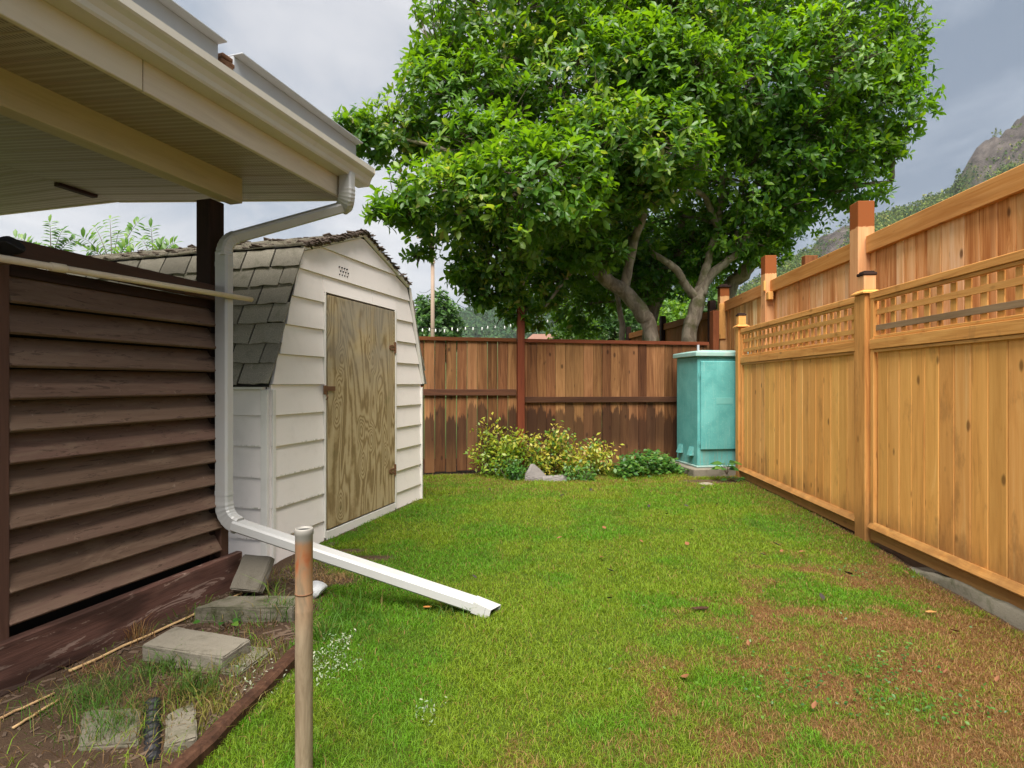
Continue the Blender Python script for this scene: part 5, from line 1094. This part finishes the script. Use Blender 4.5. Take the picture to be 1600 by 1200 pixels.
# ------------------------------------------------------------------ beyond the fence: pole, wires, string lights, house, hills
q = P(676, 600, 30); po = thing('utility_pole', (q.x, 30, 0), 'bare wooden utility pole beyond the back fence', 'utility pole')
MB().tube([(q.x, 30, -.2), (q.x, 30, 9.6)], [.12, .09], 12).obj('pole', POLE, po, None, True)
for z_ in (8.9, 7.6): MB().cbox((q.x, 29.85, z_), (1.6 if z_ > 8 else .3, .1, .12), .01).obj('crossarm', POLE, po)
def wire(name, a, b_, sag, lab, r_=.012):
    a, b_ = Vector(a), Vector(b_); mb = MB().tube([a + (b_ - a) * t - Vector((0, 0, sag * 4 * t * (1 - t))) for t in np.linspace(0, 1, 17)], r_, 5, False); tag(mb.obj(name, BLACK), lab, 'wire')
wire('power_wire', P(678, 455, 30), P(960, 600, 60), .2, 'thin power wire sloping down right from the utility pole'); wire('power_wire', P(655, 455, 44), P(676, 449, 30), .2, 'thin power wire running left from the utility pole'); wire('power_wire', P(700, 487, 60), P(940, 500, 75), .2, 'lower thin power wire in front of the wooded hill')
sl = thing('string_lights', P(760, 512, 13), 'string of small white bulbs hanging beyond the back fence', 'string lights')
sp_l = [(640, 507), (660, 515), (690, 517), (715, 514), (740, 515), (765, 513), (790, 510), (815, 508), (840, 504), (866, 503)]
MB().tube([P(a, b_ - 3, 13) for a, b_ in sp_l], .005, 5, False).obj('cord', BLACK, sl); BULB = paint('bulb_glass', (.85, .85, .82), .2, vary=.0, dirtamt=0.)
for i in range(19):
    px = 648 + i * 11.6; py = np.interp(px, [a for a, _ in sp_l], [b_ for _, b_ in sp_l]); c = P(px + random.uniform(-2.5, 2.5), py + random.uniform(-.5, 3.), 13)
    MB().tube([c + Vector((0, 0, .05)), c + Vector((0, 0, .02)), c, c - Vector((0, 0, .03))], [.009, .011, .019, .008], 8).obj('bulb', BULB, sl, None, True)
hx = P(850, 520, 60); hs = thing('distant_house', (hx.x, 62, 0), 'house with a pinkish roof just showing over the back fence', 'house')
MB().box((hx.x, 62, 2.3), (6, 5, 4.6)).obj('wall', paint('house_wall', (.55, .5, .45), .8), hs); MB().prism([(-3.4, 4.6), (3.4, 4.6), (1.2, 6.4), (-1.2, 6.4)], -2.8, 2.8, Matrix(((1, 0, 0, hx.x), (0, 0, 1, 62), (0, 1, 0, 0), (0, 0, 0, 1)))).obj('roof', paint('house_roof', (.42, .22, .17), .8), hs)
for wx in (-1.6, 1.6): w_ = MB().box((hx.x + wx, 59.48, 2.2), (1.2, .06, 1.3)).obj('window', WHITE, hs); MB().box((hx.x + wx, 59.44, 2.2), (1.05, .03, 1.15)).obj('pane', BLACK, w_)

m, k, b = mat('mountain_surface'); c = k.n('ShaderNodeAttribute', attribute_name='Col').outputs['Color']; p = k.pos(); n = k.noise(p, .12, 8, .7); n2 = k.noise(k.map(p, (.25, .25, .7)), 1, 6, .7, .8)
c = k.hsv(c, .5, 1., k.m('ADD', .35, k.m('MULTIPLY', k.m('ADD', n, n2), .65))); fin(k, b, c, .95, k.bump(k.m('ADD', n, n2), 1., 3.), .05); MOUNT = m
def mountain(name, ridge, d, foot, back, rock, seed, x0, x1, step):
    rx = np.array([(a - 800) * d / F for a, _ in ridge]); rz = np.array([H + (600 - b_) * d / F for _, b_ in ridge])
    xs_ = np.arange(x0, x1, step); ys_ = np.concatenate([np.arange(d * foot, d * 1.04, step), np.linspace(d * 1.06, d * back, 14)]); X, Y = np.meshgrid(xs_, ys_); x, y = X.ravel(), Y.ravel()
    def hz(x, y):
        R = np.interp(x * d / np.maximum(y, 1) * .5 + x * .5, rx, rz); t = np.clip((y - d * foot) / (d * (1 - foot)), 0, 1); up = t ** 1.15; dn = 1 - .75 * ss(y, d * 1.02, d * back)
        rk = rock(x, y); n_ = (fbm(x, y, 18 / d, 5, seed) - .5) * (.10 + .13 * rk) * R * ss(t, .05, .4) * (1 - .75 * ss(t, .75, .98))
        n_ = n_ + rk * (np.abs(fbm(x, y * .6, 45 / d, 5, seed + 9) - .5) * 2 - .3) * R * .06
        return np.where(y <= d, R * up, R * dn) + n_ - .5
    z = hz(x, y); rk = rock(x, y); g_ = np.array((.050, .075, .020)) + fbm(x, y, 40 / d, 3, seed + 2)[:, None] * np.array((.06, .06, .02)); rc = np.array((.030, .026, .026)) + (fbm(x + z * .8, y + z * .5, 70 / d, 4, seed + 4)[:, None] ** 1.6) * np.array((.19, .16, .14))
    cc = g_ + (rc - g_) * rk[:, None]; nx_, ny_ = len(xs_), len(ys_); I = (np.arange(ny_ - 1)[:, None] * nx_ + np.arange(nx_ - 1)[None]).ravel()
    tag(put(name, np_mesh(name, np.c_[x, y, z], np.c_[I, I + 1, I + nx_ + 1, I + nx_], MOUNT, colr=cc, smooth=True)), kind='structure'); return hz
def rockR(x, y):
    px = 800 + F * x / y; t = y / 600.
    cliff = ss(px + (fbm(x, y, .02, 3, 5) - .5) * 130, 1480, 1530) * ss(fbm(x, y, .018, 4, 8), .30, .48)
    knoll = np.exp(-(((px - 1303) / 36) ** 4)) * ss(y, 500, 530)
    return np.clip(np.maximum(cliff, knoll), 0, 1)
RID = [(-400, 560), (300, 560), (700, 545), (880, 520), (1000, 505), (1080, 490), (1130, 475), (1165, 453), (1195, 432), (1225, 414), (1262, 396), (1285, 372), (1305, 360), (1340, 348), (1380, 340), (1405, 331), (1425, 326), (1445, 315), (1480, 304), (1500, 290), (1512, 262), (1530, 238), (1548, 221), (1570, 205), (1590, 184), (1600, 172), (1700, 90), (1850, 20), (2100, -40), (2600, -20)]
hR = mountain('mountain', RID, 600, .35, 1.7, rockR, 3, -100, 1250, 3.6)
LID = [(-900, 520), (-300, 500), (300, 530), (560, 545), (640, 528), (705, 502), (745, 485), (775, 472), (805, 464), (850, 466), (900, 472), (1000, 480), (1150, 500), (1500, 520)]
hL = mountain('wooded_hill', LID, 1200, .5, 1.6, lambda x, y: x * 0, 31, -2000, 900, 16)
def forest(name, label, hz, n, xr, yr, size, ok, m, conifer=.3, q=16):
    x = rng.uniform(*xr, n); y = rng.uniform(*yr, n); kk = ok(x, y); x, y = x[kk], y[kk]; n = len(x); z = hz(x, y); s = size * rng.uniform(.55, 1.3, n); con = rng.uniform(0, 1, n) < conifer
    u = norm(rng.normal(0, 1, (n, q, 3)).reshape(-1, 3)).reshape(n, q, 3); tt = rng.uniform(0, 1, (n, q)) ** 1.3
    dome = np.stack([u[..., 0] * .42, u[..., 1] * .42, .62 + u[..., 2] * .42], -1); cr = .26 * (1 - tt); cone = np.stack([np.cos(u[..., 0] * 9) * cr, np.sin(u[..., 0] * 9) * cr, .08 + 1.35 * tt], -1)
    p = np.where(con[:, None, None], cone, dome) * s[:, None, None] + np.c_[x, y, z][:, None]; d_ = np.where(con[:, None, None], cone * np.array((1, 1, 0)) * 4 + np.array((0, 0, -.45)), u + rng.normal(0, .5, u.shape))
    nh = np.where(con[:, None, None], np.array((0, 0, 1.)), u) + rng.normal(0, .2, u.shape); ls = np.repeat(s, q) * np.where(np.repeat(con, q), .32, .40) * rng.uniform(.6, 1.2, n * q)
    rnd = np.repeat(np.where(con, .05, rng.uniform(.25, .98, n)), q) + rng.uniform(0, .02, n * q); V, T = leaves_arr(p.reshape(-1, 3), d_.reshape(-1, 3), nh.reshape(-1, 3), ls, leaf_tpl(.75, .1, .2, ((.5, 1.),)))
    tag(put(name, np_mesh(name, V, T, m, attr=np.repeat(np.clip(rnd, 0, .99), 5))), label, 'forest', kind='stuff')
MLEAF = leafmat('hillside_leaf', [(.0, (.020, .052, .018)), (.2, (.030, .072, .020)), (.5, (.085, .140, .026)), (.8, (.14, .19, .035)), (1., (.22, .22, .055))], .2, .8, .1)
HLEAF = leafmat('hill_leaf', [(.0, (.018, .055, .024)), (.5, (.042, .100, .034)), (1., (.08, .14, .042))], .2, .8, .1)
okR = lambda x, y: (rng.uniform(0, 1, len(x)) < (1 - .93 * rockR(x, y))) & ((800 + F * x / y) > 1050) & ((800 + F * x / y) < 1750)
forest('hillside_forest', 'mixed green woods covering the mountainside on the right', hR, 26000, (80, 660), (300, 604), 5.6, okR, MLEAF, .16, 12)
okL = lambda x, y: ((800 + F * x / y) > 560) & ((800 + F * x / y) < 1150)
forest('hill_forest', 'hazy dark green woods covering the far hill on the left', hL, 9000, (-350, 450), (820, 1208), 13, okL, HLEAF, .55, 14)
def pine(px, d, hgt, lab):
    x = (px - 800) * d / F; z = float(hR(np.array([x]), np.array([d * 1.]))[0]); t = thing('pine_tree', (x, d, z), lab, 'tree'); MB().tube([(x, d, z - 1), (x, d, z + hgt)], [hgt * .018, .02], 6).obj('trunk', DBARK, t)
    n = 260; h = rng.uniform(.12, 1, n); a = rng.uniform(0, 6.28, n); r_ = .20 * hgt * (1 - h) * rng.uniform(.35, 1, n); p = np.c_[x + np.cos(a) * r_, d + np.sin(a) * r_, z + h * hgt]
    foliage('crown', t, MLEAF, p, np.c_[np.cos(a), np.sin(a), np.full(n, -.4)], np.tile(np.array((0, 0, 1.)), (n, 1)), np.full(n, hgt * .09), rng.uniform(0, .2, n), leaf_tpl(.6, .1, .2, ((.5, 1.),)))
for px, d, hgt, lab in ((1497, 590, 27, 'tall dark pine standing alone below the bare cliff'), (1297, 500, 8, 'small pine on top of the rocky knoll, nearest the summit'), (1284, 498, 7, 'small pine on the left shoulder of the rocky knoll'), (1262, 470, 22, 'dark pine below the rocky knoll, above the cedar fence'), (1556, 598, 9, 'stunted pine on the skyline of the bare cliff')): pine(px, d, hgt, lab)
for n_, me_ in list(CACHE.items()):
    if False: pass
hzb = MB().box((0, 1000, 240), (4700, 2700, 484)); m = bpy.data.materials.new('haze_air'); m.use_nodes = True; k = N(m.node_tree); m.node_tree.nodes.clear()
vp = k.n('ShaderNodeVolumePrincipled'); vp.inputs['Color'].default_value = (.93, .96, 1, 1); vp.inputs['Density'].default_value = .00010; vp.inputs['Anisotropy'].default_value = .2
k.l.new(vp.outputs[0], k.n('ShaderNodeOutputMaterial').inputs['Volume']); tag(put('haze', hzb.mesh('haze', m)), kind='stuff')
print('objects', len(bpy.data.objects))
